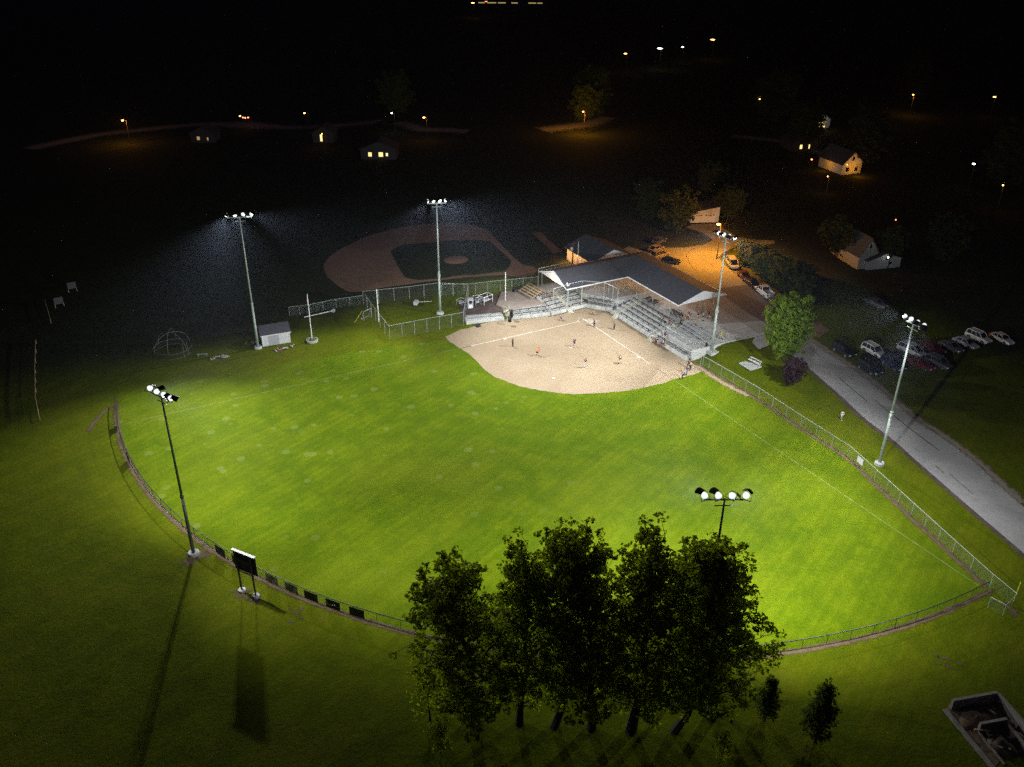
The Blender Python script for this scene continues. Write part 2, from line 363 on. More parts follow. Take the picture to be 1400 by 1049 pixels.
sheet('chalk_smudge',blob(-.9,.9,1.6,.7,rot=-.78),dirt_mat('chalky_dirt',(.42,.36,.27),(.36,.29,.2),(.48,.42,.34)),.030)
HP=MB(); HP.poly([(-.3,-.3,.05),(.0,-.3,.05),(.22,0,.05),(.22,.22,.05),(0,.22,.05)]); 
hp=MB(); pent=[(-.21,-.21),(.05,-.21),(.21,0.05),(.21,.21),(.05,.21),(-.21,.05)]
def prism(mb,pts,z0,z1):
    n=len(pts); k=len(mb.v); mb.v+=[(x,y,z0) for x,y in pts]+[(x,y,z1) for x,y in pts]
    mb.f.append(tuple(k+n-1-i for i in range(n))); mb.f.append(tuple(k+n+i for i in range(n)))
    for i in range(n): j=(i+1)%n; mb.f.append((k+i,k+j,k+n+j,k+n+i))
    return mb
prism(hp,[(0,0),(.3,0),(.43,.21),(.43,.43),(.21,.43),(0,.3)],.02,.06)
tag(hp.build('home_plate',WHITE,loc=(-.2,-.2,0)),'white five-sided home plate between the batter boxes','plate')
for (x,y),nm,lb in (((18.3,.25),'base','white base on the foul line left of the infield, beside the dark-shirted fielder'),((18.3,18.3),'base','white base alone near the far edge of the dirt, at the bottom of the infield'),((.25,18.3),'base','white base on the right foul line near its grass end')):
    b=MB(); prism(b,[(-.22,-.22),(.22,-.22),(.22,.22),(-.22,.22)],.02,.11); tag(b.build(nm,WHITE,loc=(x,y,0)),lb,'base','bases on the infield')
b=MB(); b.box((0,0,.06),(.61,.15,.07)); o=b.build('pitching_plate',WHITE,loc=(9.2,9.2,0)); o.rotation_euler.z=-.78; tag(o,'white pitching rubber in front of the pitcher','plate')
# worn patches of soil in the grass
for i,(x,y,rx,ry) in enumerate([(265,762,2.0,1.7),(331,812,1.5,1.0),(349,819,1.3,.9),(404,838,.9,.3),(412,845,.5,.25),(398,850,.6,.3),(412,832,.6,.2),(440,846,.4,.2),(1290,900,.9,.25),(1278,895,.6,.2),(1297,912,.9,.25),(1312,908,.5,.2),(1283,908,.4,.2),(1384,835,1.5,.7),(300,489,1.4,.7),(385,478,2.5,.6),(1042,475,1.2,.8)]):
    p=at(x,y); patch('bare_patch',blob(p.x,p.y,rx*1.35,ry*1.35,22,.35,random.uniform(0,3)),SOFT,.030)
# left dirt track out of the corner
ribbon('dirt_path',spline(PX([(160,552),(146,560),(132,574),(120,590)]),5),1.3,SOFT,.028,jit=.1)
# ---------------------------------------------------------------- fences
def fence(name,label,pts,h,every,link_m,post_m,rail_m=None,rail_r=.035,post_r=.035,group=None,bottom=False,closed=False,z=None,mid=False):
    P=[Vector((p[0],p[1],(p[2] if len(p)>2 and z is None else (hh(p[0],p[1]) if z is None else z)))) for p in pts]
    if closed: P.append(P[0])
    o=thing(name,label,'fence',P[0],0,group); O=P[0]
    Q=[P[0]]
    for a,b in zip(P,P[1:]):
        n=max(1,round((b-a).length/every)); Q+=[a.lerp(b,(i+1)/n) for i in range(n)]
    H=Vector((0,0,h))
    for q_ in (Q[:-1] if closed else Q):
        mb=MB(); mb.tube((0,0,-.1),(0,0,h+.04),post_r,n=6); mb.build('post',post_m,o,loc=q_-O)
    r=MB()
    for a,b in zip(Q,Q[1:]):
        r.tube(a-O+H,b-O+H,rail_r,n=6)
        if bottom: r.tube(a-O+Vector((0,0,.08)),b-O+Vector((0,0,.08)),.02,n=5)
        if mid: r.tube(a-O+H*.5,b-O+H*.5,.025,n=5)
    r.build('rail',rail_m or post_m,o)
    if link_m:
        mm=MB(); uv=[]; s=0
        for a,b in zip(Q,Q[1:]):
            l=(b-a).length; mm.quad(a-O,b-O,b-O+H,a-O+H); uv+=[(s,0),(s+l,0),(s+l,h),(s,h)]; s+=l
        mm.build('mesh_panel',link_m,o,uv=uv)
    return o
fence('chainlink_fence','long green-grey chain-link fence along the right foul line beside the road',[(-7.9,26.6),(-8.1,28.1),(-8.6,40.4),(-8.2,50.4),(-8.1,60.4),(-6.6,66.7),(-4.6,74.8),(-2.6,82.9),(-1.1,89.3),(-.5,92.8)],1.9,3.05,LINK,GALV)
fence('outfield_fence','dark-railed curved chain-link fence round the outfield edge',[arc(t) for t in np.arange(A0,A1-.5,2.05)],1.5,3.4,LINKB,DARKST,DARKST,.06,.03,bottom=True)
fence('chainlink_fence','short chain-link gate panel at the right end of the curved outfield fence',[(-.5,92.8),(2.0,93.3),(2.4,91.6)],1.6,3,LINK,GALV)
q=PX([(1388,829)])[0]
def pole_thing(name,label,cat,base,top,r,mt,group=None,ball=False):
    o=thing(name,label,cat,base,0,group); MB().tube((0,0,0),(0,0,top),r,r*.8,n=10).build('pole',mt,o); 
    c=MB(); c.lathe([(0,top+.08),(r*1.1,top+.04),(r*1.1,top-.03),(r*.8,top-.05)]); c.build('cap',mt,o); return o
pole_thing('foul_pole','short bright yellow foul post at the fence corner by the road','pole',at(1386,823),3.0,.07,YELP)
# banners hanging on the outfield fence
def banner(t,w,col,label,scr=False):
    x,y=arc(t,OR+.06); a=math.radians(t)
    o=thing('banner',label,'banner',(x,y,.2),a+math.pi/2,'banners on the outfield fence')
    b=MB(); n=6   # slightly billowing cloth, thick
    for f in (0,.02):
        pass
    k=[]
    for i in range(n+1):
        u=-w/2+w*i/n
        for j in range(4):
            v=1.22*j/3; k.append((u,-.05-.03*math.sin(i*1.3)*math.sin(j*1.1),v))
    b.v=k+[(x_,y_-.02,z_) for x_,y_,z_ in k]; N_=len(k)
    for i in range(n):
        for j in range(3):
            a0=i*4+j; b.f+= [(a0,a0+4,a0+5,a0+1),(N_+a0+1,N_+a0+5,N_+a0+4,N_+a0)]
    b.build('cloth',mat('banner_'+col[0],col[1],rough=.8,scale=4),o)
    if scr:
        s=MB(); P=spline([(-.8,0,.95),(-.75,0,.55),(-.4,0,.45),(-.3,0,.62),(0,0,.5),(.15,0,.72),(.4,0,.7),(.42,0,.5),(.8,0,.42)],5)
        for a_,b_ in zip(P,P[1:]): s.bar(a_+Vector((0,-.10,0)),b_+Vector((0,-.10,0)),.02,.07)
        s.build('lettering',WHITE,o)
    return o
G_=lambda n,c:(n,c)
dk=('dark',(.045,.055,.045)); gr=('pale',(.24,.25,.21)); bk=('black',(.02,.025,.03))
def angle_of(x,y):
    p=at(x,y); return math.degrees(math.atan2(p.y-OC[1],p.x-OC[0]))
for x,y,c,l,s in [(165,585,dk,'dark banner at the far left end of the curved outfield fence',0),(178,633,dk,'dark banner on the left curve of the fence, second from its far end',0),
    (297,764,dk,'dark green banner on the curved fence between the left light pole and the scoreboard',0),(321,778,dk,'dark banner on the fence directly behind the scoreboard left post',0),
    (372,800,gr,'pale grey blank banner on the fence just right of the scoreboard',0),(399,812,gr,'pale grey banner with small faint marks, second right of the scoreboard',0),
    (427,822,dk,'dark olive blank banner right of the two pale banners',0),(458,832,bk,'black banner with white script-like scribble on the curved fence',1),(491,842,dk,'dark plain banner on the fence, nearest the big trees',0)]:
    banner(angle_of(x,y),2.0,c,l,s)
b=thing('fence_sign','blank white rectangular sign on the foul-line fence beside the roadside light pole','sign',(-7.35,63.1,.55),math.atan2(6.3,1.5)+.0)
MB().box((0,.05,.55),(1.35,.03,1.0)).build('board',WHITE,b); 
for x in (-.68,.68): MB().bar((x,.05,.0),(x,.05,1.1),.04,.05).build('frame_rail',PANEL,b)
# ---------------------------------------------------------------- light poles
def floodlight(parent,loc,aim,sz=.84):
    d=Vector(aim).normalized(); r=d.cross(Vector((0,0,1))).normalized(); u=r.cross(d); M=Matrix((r,u,-d)).transposed()
    loc=Vector(loc)
    h=MB(); h.lathe([(r*sz,z) for r,z in ((.05,.36),(.16,.34),(.30,.22),(.36,.02),(.39,-.05),(.37,-.05),(.34,.02),(.16,.22))],loc,14,M)
    hs=h.build('floodlight',LAMPB,parent,True)
    l=MB(); l.lathe([(r*sz,z) for r,z in ((.36,-.02),(.32,-.11),(.18,-.18),(.001,-.2))],loc,14,M); l.build('lens',LAMPW,hs,True)
    v=MB(); n=8   # black visor hood curving over the top of the lens
    for i in range(n):
        a=math.radians(25+130*i/n); b_=math.radians(25+130*(i+1)/n)
        for R_ in (.44,):
            P=[Vector((R_*math.cos(a),R_*math.sin(a),.06)),Vector((R_*math.cos(b_),R_*math.sin(b_),.06)),Vector((R_*math.cos(b_)*1.35,R_*math.sin(b_)*1.45,-.72)),Vector((R_*math.cos(a)*1.35,R_*math.sin(a)*1.45,-.72))]
            v.quad(*[loc+M@p for p in P]); v.quad(*[loc+M@(p*1.03) for p in reversed(P)])
    v.build('visor',BLACK,hs)
    y=MB(); y.bar(loc+M@Vector((-.5,0,.1)),loc+M@Vector((-.5,-.45,.1)),.04,.06); y.bar(loc+M@Vector((.5,0,.1)),loc+M@Vector((.5,-.45,.1)),.04,.06); y.bar(loc+M@Vector((-.52,-.45,.1)),loc+M@Vector((.52,-.45,.1)),.04,.06); y.build('bracket',DARKST,hs)
    return loc+d*.30
POLES=[ # base px, arm ends px, label, lamp aims: x, y, beam angle, power
 ((353,476),(310,297),(345,295),'tall field light pole beside the grey shed, four lit lamps',[(88.9, 18.2, 78, 0.987), (11.3, -17.7, 68, 0.439), (-5.4, 49.0, 68, 0.482), (69.5, 30.6, 82, 0.551)]),
 ((602,429),(586,284),(612,283),'tall field light pole standing in the netted cage left of the grandstand',[(55.2, 0.5, 74, 0.631), (28.3, 77.8, 68, 0.619), (34.4, 37.2, 68, 0.527), (0.9, 23.7, 114, 0.548)]),
 ((973,482),(983,324),(1002,330),'tall field light pole on the square base at the right end of the stands',[(31.7, -9.3, 105, 0.495), (21.6, 2.6, 96, 0.488), (7.1, 33.2, 78, 0.573), (-1.9, 108.4, 74, 0.335)]),
 ((1202,635),(1238,436),(1262,448),'tall field light pole between the foul fence and the road',[(-4.5, 47.7, 107, 0.329), (31.6, -20.7, 102, 0.612), (2.1, 72.4, 115, 0.217), (14.6, 69.2, 71, 0.573)]),
 ((265,758),(207,533),(236,547),'dark field light pole outside the curved fence left of the scoreboard',[(51.0, 58.5, 68, 0.4), (69.0, 48.0, 83, 0.268), (9.6, -0.2, 75, 0.586), (70.4, 20.2, 107, 0.456)]),
 (None,(963,682),(1020,682),'field light pole rising behind the big trees in the foreground',[(6.3, 62.1, 115, 0.628), (21.7, 79.5, 76, 0.551), (36.5, 26.0, 125, 0.605), (43.0, 21.3, 105, 0.607)])]
for bp_,a_,b_,lab,tg in POLES:
    ZT=25.0 if bp_==(353,476) else 22.8
    A=ray(*a_,ZT); B=ray(*b_,ZT)
    if bp_: base=at(*bp_)
    else: base=Vector((39.0,83.6,0)); 
    z0=base.z; o=thing('light_pole',lab,'light pole',base,0,'floodlight poles round the softball field')
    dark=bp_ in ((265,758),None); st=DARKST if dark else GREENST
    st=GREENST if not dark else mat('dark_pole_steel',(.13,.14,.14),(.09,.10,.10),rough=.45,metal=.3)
    s=MB(); s.tube((0,0,.3),(0,0,9.0),.24,.19,n=14); s.tube((0,0,8.9),(0,0,ZT+.1-z0),.165,.10,n=14); s.tube((0,0,8.8),(0,0,9.1),.24,.22,n=14); s.build('shaft',st,o,True)
    c=MB(); c.lathe([(.0,.42),(.62,.42),(.70,.36),(.74,-.1)],n=20); c.build('concrete_base',CONCW,o)
    if bp_==(973,482):
        MB().box((0,0,.12),(2.0,2.0,.5)).build('footing',CONCW,o)
    mid=Vector((0,0,ZT-z0)); dr=(B-A).to_3d(); dr.z=0; dr.normalize()
    cen=Vector((32,34,0)); 
    if (cen-base).cross(dr).z>0: dr=-dr
    half=max(1.75,(B-A).length*.5) if bp_!=(265,758) else 2.0
    half=min(half,2.1)
    MB().bar(mid-dr*half,mid+dr*half,.12,.14).bar(mid-dr*.9+Vector((0,0,-.7)),mid+dr*.9+Vector((0,0,-.7)),.08,.08).build('crossarm',st,o)
    MB().box((dr.x*.0,dr.y*0+.0,8.2),(.34,.5,.7)).build('ballast_box',GALV,o)
    for k,tx in enumerate(sorted(tg,key=lambda t:-(Vector((t[0],t[1],0))-base).dot(dr))):
        off=dr*(half*(1-2*k/3)); p=mid+off+Vector((0,0,.48)); aim=Vector((tx[0],tx[1],0))-(base+p)
        aim.z=-ZT+.3; lp=floodlight(o,p,aim)
        light('lamp','SPOT',FIELD_W*tx[3],(.96,.985,1.),lp,o,aim,tx[2],1,.45)
# ---------------------------------------------------------------- scoreboard
a=at(331,808); b_=at(350,816); a.z=b_.z=0; d=(b_-a); wsp=d.length; rz=math.atan2(d.y,d.x)
sb=thing('scoreboard','tall black scoreboard seen from behind on two posts with white top cap','scoreboard',(a+b_)/2,rz)
for s in (-1,1):
    p=MB(); p.box((s*wsp/2,0,3.0),(.16,.16,6.0)); p.build('post',DARKST,sb)
    c=MB(); c.lathe([(0,.3),(.42,.3),(.48,.22),(.5,-.1)],(s*wsp/2,0,0)); c.build('footing',CONCW,sb)
side=1 if (Matrix.Rotation(rz,3,'Z')@Vector((0,1,0))).dot(Vector((-1,-1,0)))>0 else -1
MB().box((0,side*.22,4.55),(3.3,.16,2.7)).build('panel',BLACK,sb)
MB().box((0,side*.16,5.98),(3.5,.36,.12)).build('top_cap',WHITE,sb)
MB().bar((-1.3,0,4.9),(1.3,0,4.9),.1,.22).bar((-1.3,0,3.2),(1.3,0,3.2),.08,.1).bar((-1.0,side*.08,3.3),(1.0,side*.08,4.2),.05,.06).bar((1.62,side*.22,3.2),(1.62,side*.22,5.9),.06,.2).build('frame',DARKST,sb)
# ---------------------------------------------------------------- paved areas
lot=PX([(1030,466),(1058,470),(1086.5,488),(1139.4,533),(1183,573.7),(1221,602),(1280.6,655),(1400,757),(1520,870),(1560,830),(1400,694),(1359,657),(1332,631),(1291.5,601),(1250.7,573.7),(1210,538),(1172,508.6),(1134,484),(1101,458),(1062,412),(1030,388),(1003,372),(989,362),(983,353),(988,346),(1003,339),(1030,337),(1060,333),(1058,329),(1035,328),(1008,324),(992,314),(982,306),(945,307),(938,311),(946,314),(960,318),(975,328.5),(962,335),(935,339),(908,339),(880,341),(850,350),(840,370)])
lot=[(p.x,p.y) for p in lot]+[(-14,-16),(-12,-12),(-12,0),(-12.5,23.5),(-22,24.3)]
road=sheet('road',lot,ASPH,.03)
for pts,w in [([(1145,515),(1165,532),(1185.6,549)],.13),([(1196.5,548),(1240,583),(1284.6,617)],.14),([(1279,637),(1291,648)],.12),([(1106,475),(1120,487)],.1),([(1298,648),(1330,676)],.1),([(1161,515),(1173,525)],.06),([(1251,613),(1258,619)],.06),([(960,368),(1000,395),(1040,432)],.12),([(938,350),(945,342),(955,338)],.08),([(938,350),(944,362),(952,372)],.08)]:
    ribbon('tar_seam',spline(PX(pts),4),w,TAR,.036,road,jit=.3)
sheet('road_patch',[(p.x,p.y) for p in PX([(1035,388),(1062,413),(1090,452),(1062,452),(1010,420),(975,395)])],mat('old_asphalt',(.15,.148,.155),(.105,.102,.11),scale=2,rough=.95),.034,parent=road)
kp=spline([ (p.x,p.y,0) for p in PX([(1086.5,489.5),(1139.4,535),(1183,576),(1221,604.5),(1280.6,658),(1400,761),(1500,853)])],4)
ribbon('road_shoulder',kp,.8,DARKSOIL,.034,jit=.2)
kp=spline([ (p.x,p.y,0) for p in PX([(1400,688),(1359,652),(1332,627),(1291.5,597),(1250.7,570),(1210,535),(1172,506),(1134,481),(1101,456),(1062,410),(1030,386),(1003,370)])],4)
ribbon('gravel_shoulder',kp,2.6,dirt_mat('gravel_edge',(.24,.2,.16),(.3,.26,.21),(.15,.12,.1),.5,True),.034,jit=.1)
dr=[(p.x,p.y) for p in PX([(1101,456),(1120,462),(1135,452),(1120,440),(1100,440),(1092,448)])]; sheet('gravel_apron',dr,SOIL,.034)
sheet('concrete_path',[(p.x,p.y) for p in PX([(1033,459),(1058,447),(1072,456),(1050,473),(1037,478),(1028,468)])],CONC,.045)
# ---------------------------------------------------------------- second ball diamond, unlit
d2=spline([(p.x,p.y,0) for p in PX([(442.5,364),(446,376),(458.6,388),(480,399.6),(520,394),(570,387),(630,380.5),(690,376)])],3)+[Vector((p.x,p.y,0)) for p in PX([(697,378),(714,379.5),(730,376),(736,371),(730,365),(716,363),(700,350),(676,325),(668,315)])]
d2+=spline([(p.x,p.y,0) for p in PX([(668,315),(650,309),(634,306),(606,305),(580,307),(550,311),(527,316),(500,324),(484,332),(465,341),(452,350),(443,360)])],3)
sheet('far_infield_dirt',[(p.x,p.y) for p in d2],CLAY,.03)
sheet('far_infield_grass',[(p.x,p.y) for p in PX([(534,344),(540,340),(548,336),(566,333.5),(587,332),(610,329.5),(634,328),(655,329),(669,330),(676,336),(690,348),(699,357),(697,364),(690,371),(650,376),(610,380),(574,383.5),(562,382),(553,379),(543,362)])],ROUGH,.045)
p=at(624,355.5); mb=MB(); mb.lathe([(2.9,0),(2.2,.12),(1.0,.24),(0.001,.27)],n=24); tag(mb.build('far_pitching_mound',CLAY,smooth=True,loc=p),kind='structure')
ribbon('far_dirt_strip',PX([(735,318),(745,330),(762,345)]),2.5,CLAY,.03,jit=.3)
# ---------------------------------------------------------------- grandstand
def terrace(name,label,O,rz,L,steps,planks,stairs=(),gaps=(),lift=0,cat='grandstand'):
    o=thing(name,label,cat,(O[0],O[1],0),rz,'concrete seating terraces'); c=MB(); 
    for i,(y0,y1,z) in enumerate(steps):
        c.box((L/2,(y0+y1)/2,(z+lift)/2-.15),(L,y1-y0-.002*(1),z+lift+.3))
    c.build('terrace',CONC,o)
    f=MB(); f.box((L/2,-.03,(steps[0][2])/2),(L,.056,steps[0][2])); f.build('front_wall',CONCW,o)
    for i,(y0,y1,z) in enumerate(steps):
        if i not in planks: continue
        segs=[(0.1,L-.1)]
        for (a,b) in stairs:
            ns=[]
            for s,e in segs:
                if a>s and b<e: ns+=[(s,a),(b,e)]
                elif a<=s<b: ns.append((b,e))
                elif a<e<=b: ns.append((s,a))
                else: ns.append((s,e))
            segs=ns
        for s,e in segs:
            if e-s<.5: continue
            p=MB(); p.bar((s,y0+.30,z+.40),(e,y0+.30,z+.40),.32,.05)
            k=s+.3
            while k<e: p.box((k,y0+.30,z+.19),(.07,.2,.37)); k+=1.8
            p.build('seat_plank',PLANK if i%1==0 else ALU,o)
    for (a,b) in stairs:
        prev=0
        for i,(y0,y1,z) in enumerate(steps):
            n=3 if i==0 else 1; h=(z-prev)/(n+0.0)
            for j in range(n):
                zz=prev+h*(j+.5) ; yy=y0-(.32*(n-j) if i==0 else .32)+.0
                w=b-a-.2
                st=MB(); ny=MB()
                if i==0: st.box(((a+b)/2,yy+.16,zz/2+.02),(w,.32,zz)); ny.box(((a+b)/2,yy+.04,zz+.035),(w,.10,.025))
                else: st.box(((a+b)/2,y0-.16,(prev+z)/2-.1+.0),(w,.32,(z-prev)/2+.2)); ny.box(((a+b)/2,y0-.26,(prev+z)/2+(z-prev)*.25+.015),(w,.10,.03))
                st.build('step',CONCW,o); ny.build('step_nosing',YEL,o)
            ny=MB(); ny.box(((a+b)/2,y0+.07,z+.02),(w,.12,.03)); ny.build('step_nosing',YEL,o); prev=z
        for x in (a+.03,b-.03):
            r=MB(); ze=steps[-1][2]; ye=steps[-1][0]; r.tube((x,-.9,0),(x,-.9,.95),.03,n=6).tube((x,-.9,.95),(x,ye,ze+.95),.03,n=6).tube((x,ye,ze),(x,ye,ze+.95),.03,n=6); r.tube((x,ye/2-.4,ze/2),(x,ye/2-.4,ze/2+.95),.025,n=6); r.build('handrail',GALV,o)
    return o
S5=[(0,1.35,.9),(1.35,2.55,1.2),(2.55,3.75,1.5),(3.75,4.95,1.8),(4.95,6.2,2.08)]
HALF=math.pi/2
terrace('grandstand','right-hand concrete seating terrace along the third-base side under the long grey roof',(-6.5,-.6),HALF,15.0,S5,(0,1,2,3,4),stairs=((1.6,2.9),(13.6,15.0)))
terrace('grandstand','lower end of the seating terrace nearest the right light pole, with railings',(-6.5,14.42),HALF,9.3,[(0,1.5,.9),(1.5,5.8,2.086)],(0,))
terrace('grandstand','concrete seating terrace directly behind home plate under the roof corner',(4.9,-5.0),math.pi+.03,8.6,S5,(0,1,2,3,4),stairs=((3.6,4.9),),lift=.004)
terrace('grandstand','dark corner terrace joining the two seating wings behind home plate',(-3.4,-5.35),math.pi-.90,5.6,[(0,1.35,.894),(1.35,2.55,1.194),(2.55,3.75,1.494),(3.75,4.95,1.794),(4.95,7,2.074)],(0,1,2))
ang=math.atan2(-6.3+4.9,13.2-5.0)
terrace('grandstand','low three-row seating terrace left of home plate beside the tan patio',(13.4,-6.5),math.pi+ang,8.3,[(0,1.1,.9),(1.1,2.2,1.2),(2.2,6.0,1.5)],(0,1),stairs=((-.9,.35),),lift=.008)
ang2=math.atan2(-8.9+6.9,22-14.6)
terrace('grandstand','low concrete wall and bench terrace at the far left end of the stands',(22.0,-8.8),math.pi+ang2,7.6,[(0,2.0,.9)],(),lift=.002)
# slabs
def slab(name,pts,z,mt,t=2.2):
    b=MB(); prism(b,[(p[0],p[1]) for p in pts],z-t,z); return tag(b.build(name,mt),kind='structure')
slab('plaza',[(-12.65,14.3),(-12.65,-.7),(-9.0,-1.2),(-4.2,-8.2),(-4.0,-10.6),(4.4,-11.2),(4.4,-16),(-26,-16),(-25,10),(-23,24.6),(-12.35,23.8),(-12.35,14.3)],2.07,CONC)
slab('patio',[(4.51,-7.5),(12.8,-8.6),(13.6,-12.2),(9.6,-17.6),(4.5,-17.2)],1.53,dirt_mat('tan_patio',(.26,.215,.18),(.31,.26,.215),(.2,.165,.14),.4),1.9)
sheet('brown_dirt_yard',[(p.x,p.y) for p in PX([(626,412),(650,404),(672,402),(686,404),(696,424),(676,433),(641,440),(632,436)],.0)],DARKSOIL,.05)
# bench of the left wall section
def bench(name,label,loc,rz,L,mt=ALU,group=None,back=False,legs=3):
    o=thing(name,label,'bench',loc,rz,group); MB().box((0,0,.44),(L,.30,.05)).build('seat',mt,o)
    for i in range(legs): MB().box((-L/2+.2+(L-.4)*i/(legs-1),0,.21),(.06,.26,.42)).build('leg',GALV,o)
    if back: MB().box((0,.2,.8),(L,.04,.25)).build('backrest',mt,o)
    return o
bench('bench','long aluminium bench on the low wall at the far left end of the stands',(18.2,-8.95,.9),math.pi+ang2,6.6,legs=5)
# railings and backstop
fence('railing','galvanised chain-link railing in front of the right seating terrace',[(-6.42,1.6,.0),(-6.42,13.0,.0)],1.9,1.9,LINK,GALV)
fence('railing','chain-link railing below the aluminium bleachers at the right end of the stands',[(-6.42,14.6,0),(-6.45,19,0),(-6.9,23.8,0),(-7.6,26.4,0)],1.95,1.9,LINK,GALV)
fence('railing','inner rail on the ledge behind the right end bench',[(-8.0,15,2.09),(-8.0,23.4,2.09)],1.05,2.0,LINK,GALV)
fence('railing','side railing on the right edge of the stand platform by the lawn',[(-8.2,23.6,2.09),(-12.3,23.7,2.07),(-17,24.0,2.07),(-22.6,24.4,2.07)],1.05,2.3,LINK,GALV)
fence('railing','dark-topped railing in front of the low left seating rows',[(13.3,-6.35,0),(9,-5.3,0),(5.3,-4.6,0)],2.0,2.1,LINK,GALV,DARKST)
fence('railing','railing behind the far left bench, posts only at wide spacing',[(15.2,-7.0,.9),(22.0,-8.9,.9)],1.1,2.3,LINK,GALV)
fence('backstop','tall netted backstop wrapping behind home plate',[(4.9,-4.5,0),(.8,-5.3,0),(-2.5,-5.45,0),(-5.9,-2.6,0),(-6.42,-.2,0),(-6.42,1.5,0)],6.0,3.6,NET,GALV,GALV,.05,.055,mid=True)
mb=thing('side_wall','low pale concrete wall running back along the lawn edge of the stands','wall',(-7,24.0,0))
w=MB()
for x0,y0,x1,y1 in [(-.2,.0,-8,.15),(-8,.15,-16,.75)]:
    z1=hh(-7+x1,24.6)*.0; w.bar((x0,y0,1.0),(x1,y1,1.0),.22,2.2)
w.build('wall',CONCW,mb); k=MB(); k.bar((-.2,0,2.12),(-8,.15,2.12),.30,.06); k.bar((-8.0,.15,2.125),(-16,.75,2.125),.30,.06); k.build('coping',CONC,mb)
# ---------------------------------------------------------------- roofed pavilion
pv=thing('pavilion','long L-shaped open pavilion with dark shingle roof and white trim over the stands','pavilion',(-13,-5,2))
O_=Vector((-13,-5,2)); ZE,ZR=5.15,7.0
EI=(-13.1,-4.6);RC=(-19.0,-10.2);EO=(-24.9,-15.8); XL=1.8; YR=12.2
V=lambda x,y,z: Vector((x,y,z))-O_
def roofm(dz):
    r=MB()
    r.poly([V(XL,EI[1],ZE+dz),V(1.4,RC[1],ZR+dz),V(*RC,ZR+dz),V(*EI,ZE+dz)])
    r.poly([V(XL,EO[1],ZE+dz),V(*EO,ZE+dz),V(*RC,ZR+dz),V(1.4,RC[1],ZR+dz)])
    r.poly([V(*EI,ZE+dz),V(*RC,ZR+dz),V(RC[0],YR,ZR+dz),V(EI[0],YR,ZE+dz)])
    r.poly([V(*EO,ZE+dz),V(EO[0],YR,ZE+dz),V(RC[0],YR,ZR+dz),V(*RC,ZR+dz)])
    return r
roofm(.12).build('roof',SHINGLE,pv); roofm(0).build('soffit',mat('soffit_board',(.42,.38,.32),(.34,.31,.26),rough=.8),pv)
f=MB()
def edge(a,b,h=.22,w=.06): f.bar(V(a[0],a[1],a[2]+.05),V(b[0],b[1],b[2]+.05),w,h)
edge((XL,EI[1]+.03,ZE),(EI[0]-.03,EI[1]+.03,ZE)); edge((EI[0]+.03,EI[1],ZE),(EI[0]+.03,YR,ZE)); edge((XL,EO[1]-.03,ZE),(EO[0],EO[1]-.03,ZE)); edge((EO[0]-.03,EO[1],ZE),(EO[0]-.03,YR,ZE))
edge((EI[0],YR+.03,ZE),(RC[0],YR+.03,ZR)); edge((RC[0],YR+.03,ZR),(EO[0],YR+.03,ZE)); edge((XL+.03,EI[1],ZE),(1.43,RC[1],ZR)); edge((1.43,RC[1],ZR),(XL+.03,EO[1],ZE))
f.build('fascia',TRIM,pv)
g=MB(); g.poly([V(EI[0]-.1,YR-.12,ZE+.02),V(RC[0],YR-.12,ZR),V(EO[0]+.1,YR-.12,ZE+.02)]); g.build('gable_panel',TRIM,pv)
g=MB(); g.poly([V(XL-.25,EI[1]-.1,ZE+.02),V(1.25,RC[1],ZR),V(XL-.25,EO[1]+.1,ZE+.02)]); g.build('gable_panel',TRIM,pv)
for y in np.arange(-4.4,12.1,2.75):
    for x in (-13.4,-24.4): MB().tube(V(x,y,2.05),V(x,y,ZE+.05),.07,n=8).build('post',GALV,pv)
for x in np.arange(1.2,-12,-3.3):
    for y in (-5.0,-15.3):
        MB().tube(V(x,y,.9 if y>-6 else 1.6),V(x,y,ZE+.05),.07,n=8).build('post',GALV,pv)
for y in (-5,2,9): MB().bar(V(-13.4,y,ZE-.05),V(-24.4,y,ZE-.05),.12,.2).build('tie_beam',WOOD,pv)
v=MB(); 
for dx,dy in ((0,0),(.45,.2),(.2,-.4)): v.lathe([(.0,.34),(.2,.28),(.24,.12),(.12,.0)],V(.6+dx,-5.6+dy,ZE+.42+dy*-.3),8)
v.build('roof_vent',WHITE,pv,True)
for x,y,e in ((1.9,-9.8,200),(-14.6,-8.2,110),(-8.2,-9.0,60),(-19,4,110),(-19,-4,90)):
    z=ZE-.15 if x<1 else ZE+.75
    l=MB(); l.lathe([(.0,.12),(.16,.1),(.2,0),(.0,-.03)],V(x,y,z),10); l.build('ceiling_lamp',LAMPY,pv,True)
    light('lamp','POINT',e,(1.,.55,.22),V(x+(.25 if x>1 else 0),y,z-.3),pv,rad=.12)
# scorers' booth
sbt=thing('booth','small grey booth with white-framed openings under the roof behind home plate','booth',(-6,-12.4,2.07))
b=MB(); b.box((0,1.5,.5),(6.4,.14,1.0)).box((0,1.5,2.35),(6.4,.14,.35)).box((0,-1.5,1.25),(6.4,.14,2.5)).box((-3.2,0,1.25),(.14,3,2.5)).box((3.2,0,1.25),(.14,3,2.5)).box((.9,1.5,1.6),(.5,.14,1.2)); b.build('wall',PANEL,sbt)
for x in (-1.3,2.2):
    w=MB(); 
    for s in(-1,1): w.box((x+s*.8,1.59,1.6),(.1,.06,1.3)); w.box((x,1.59,1.6+s*.62),(1.7,.062,.1))
    w.build('window_frame',WHITE,sbt)
MB().box((0,0,2.56),(6.7,3.4,.1)).build('roof',SHINGLE,sbt)
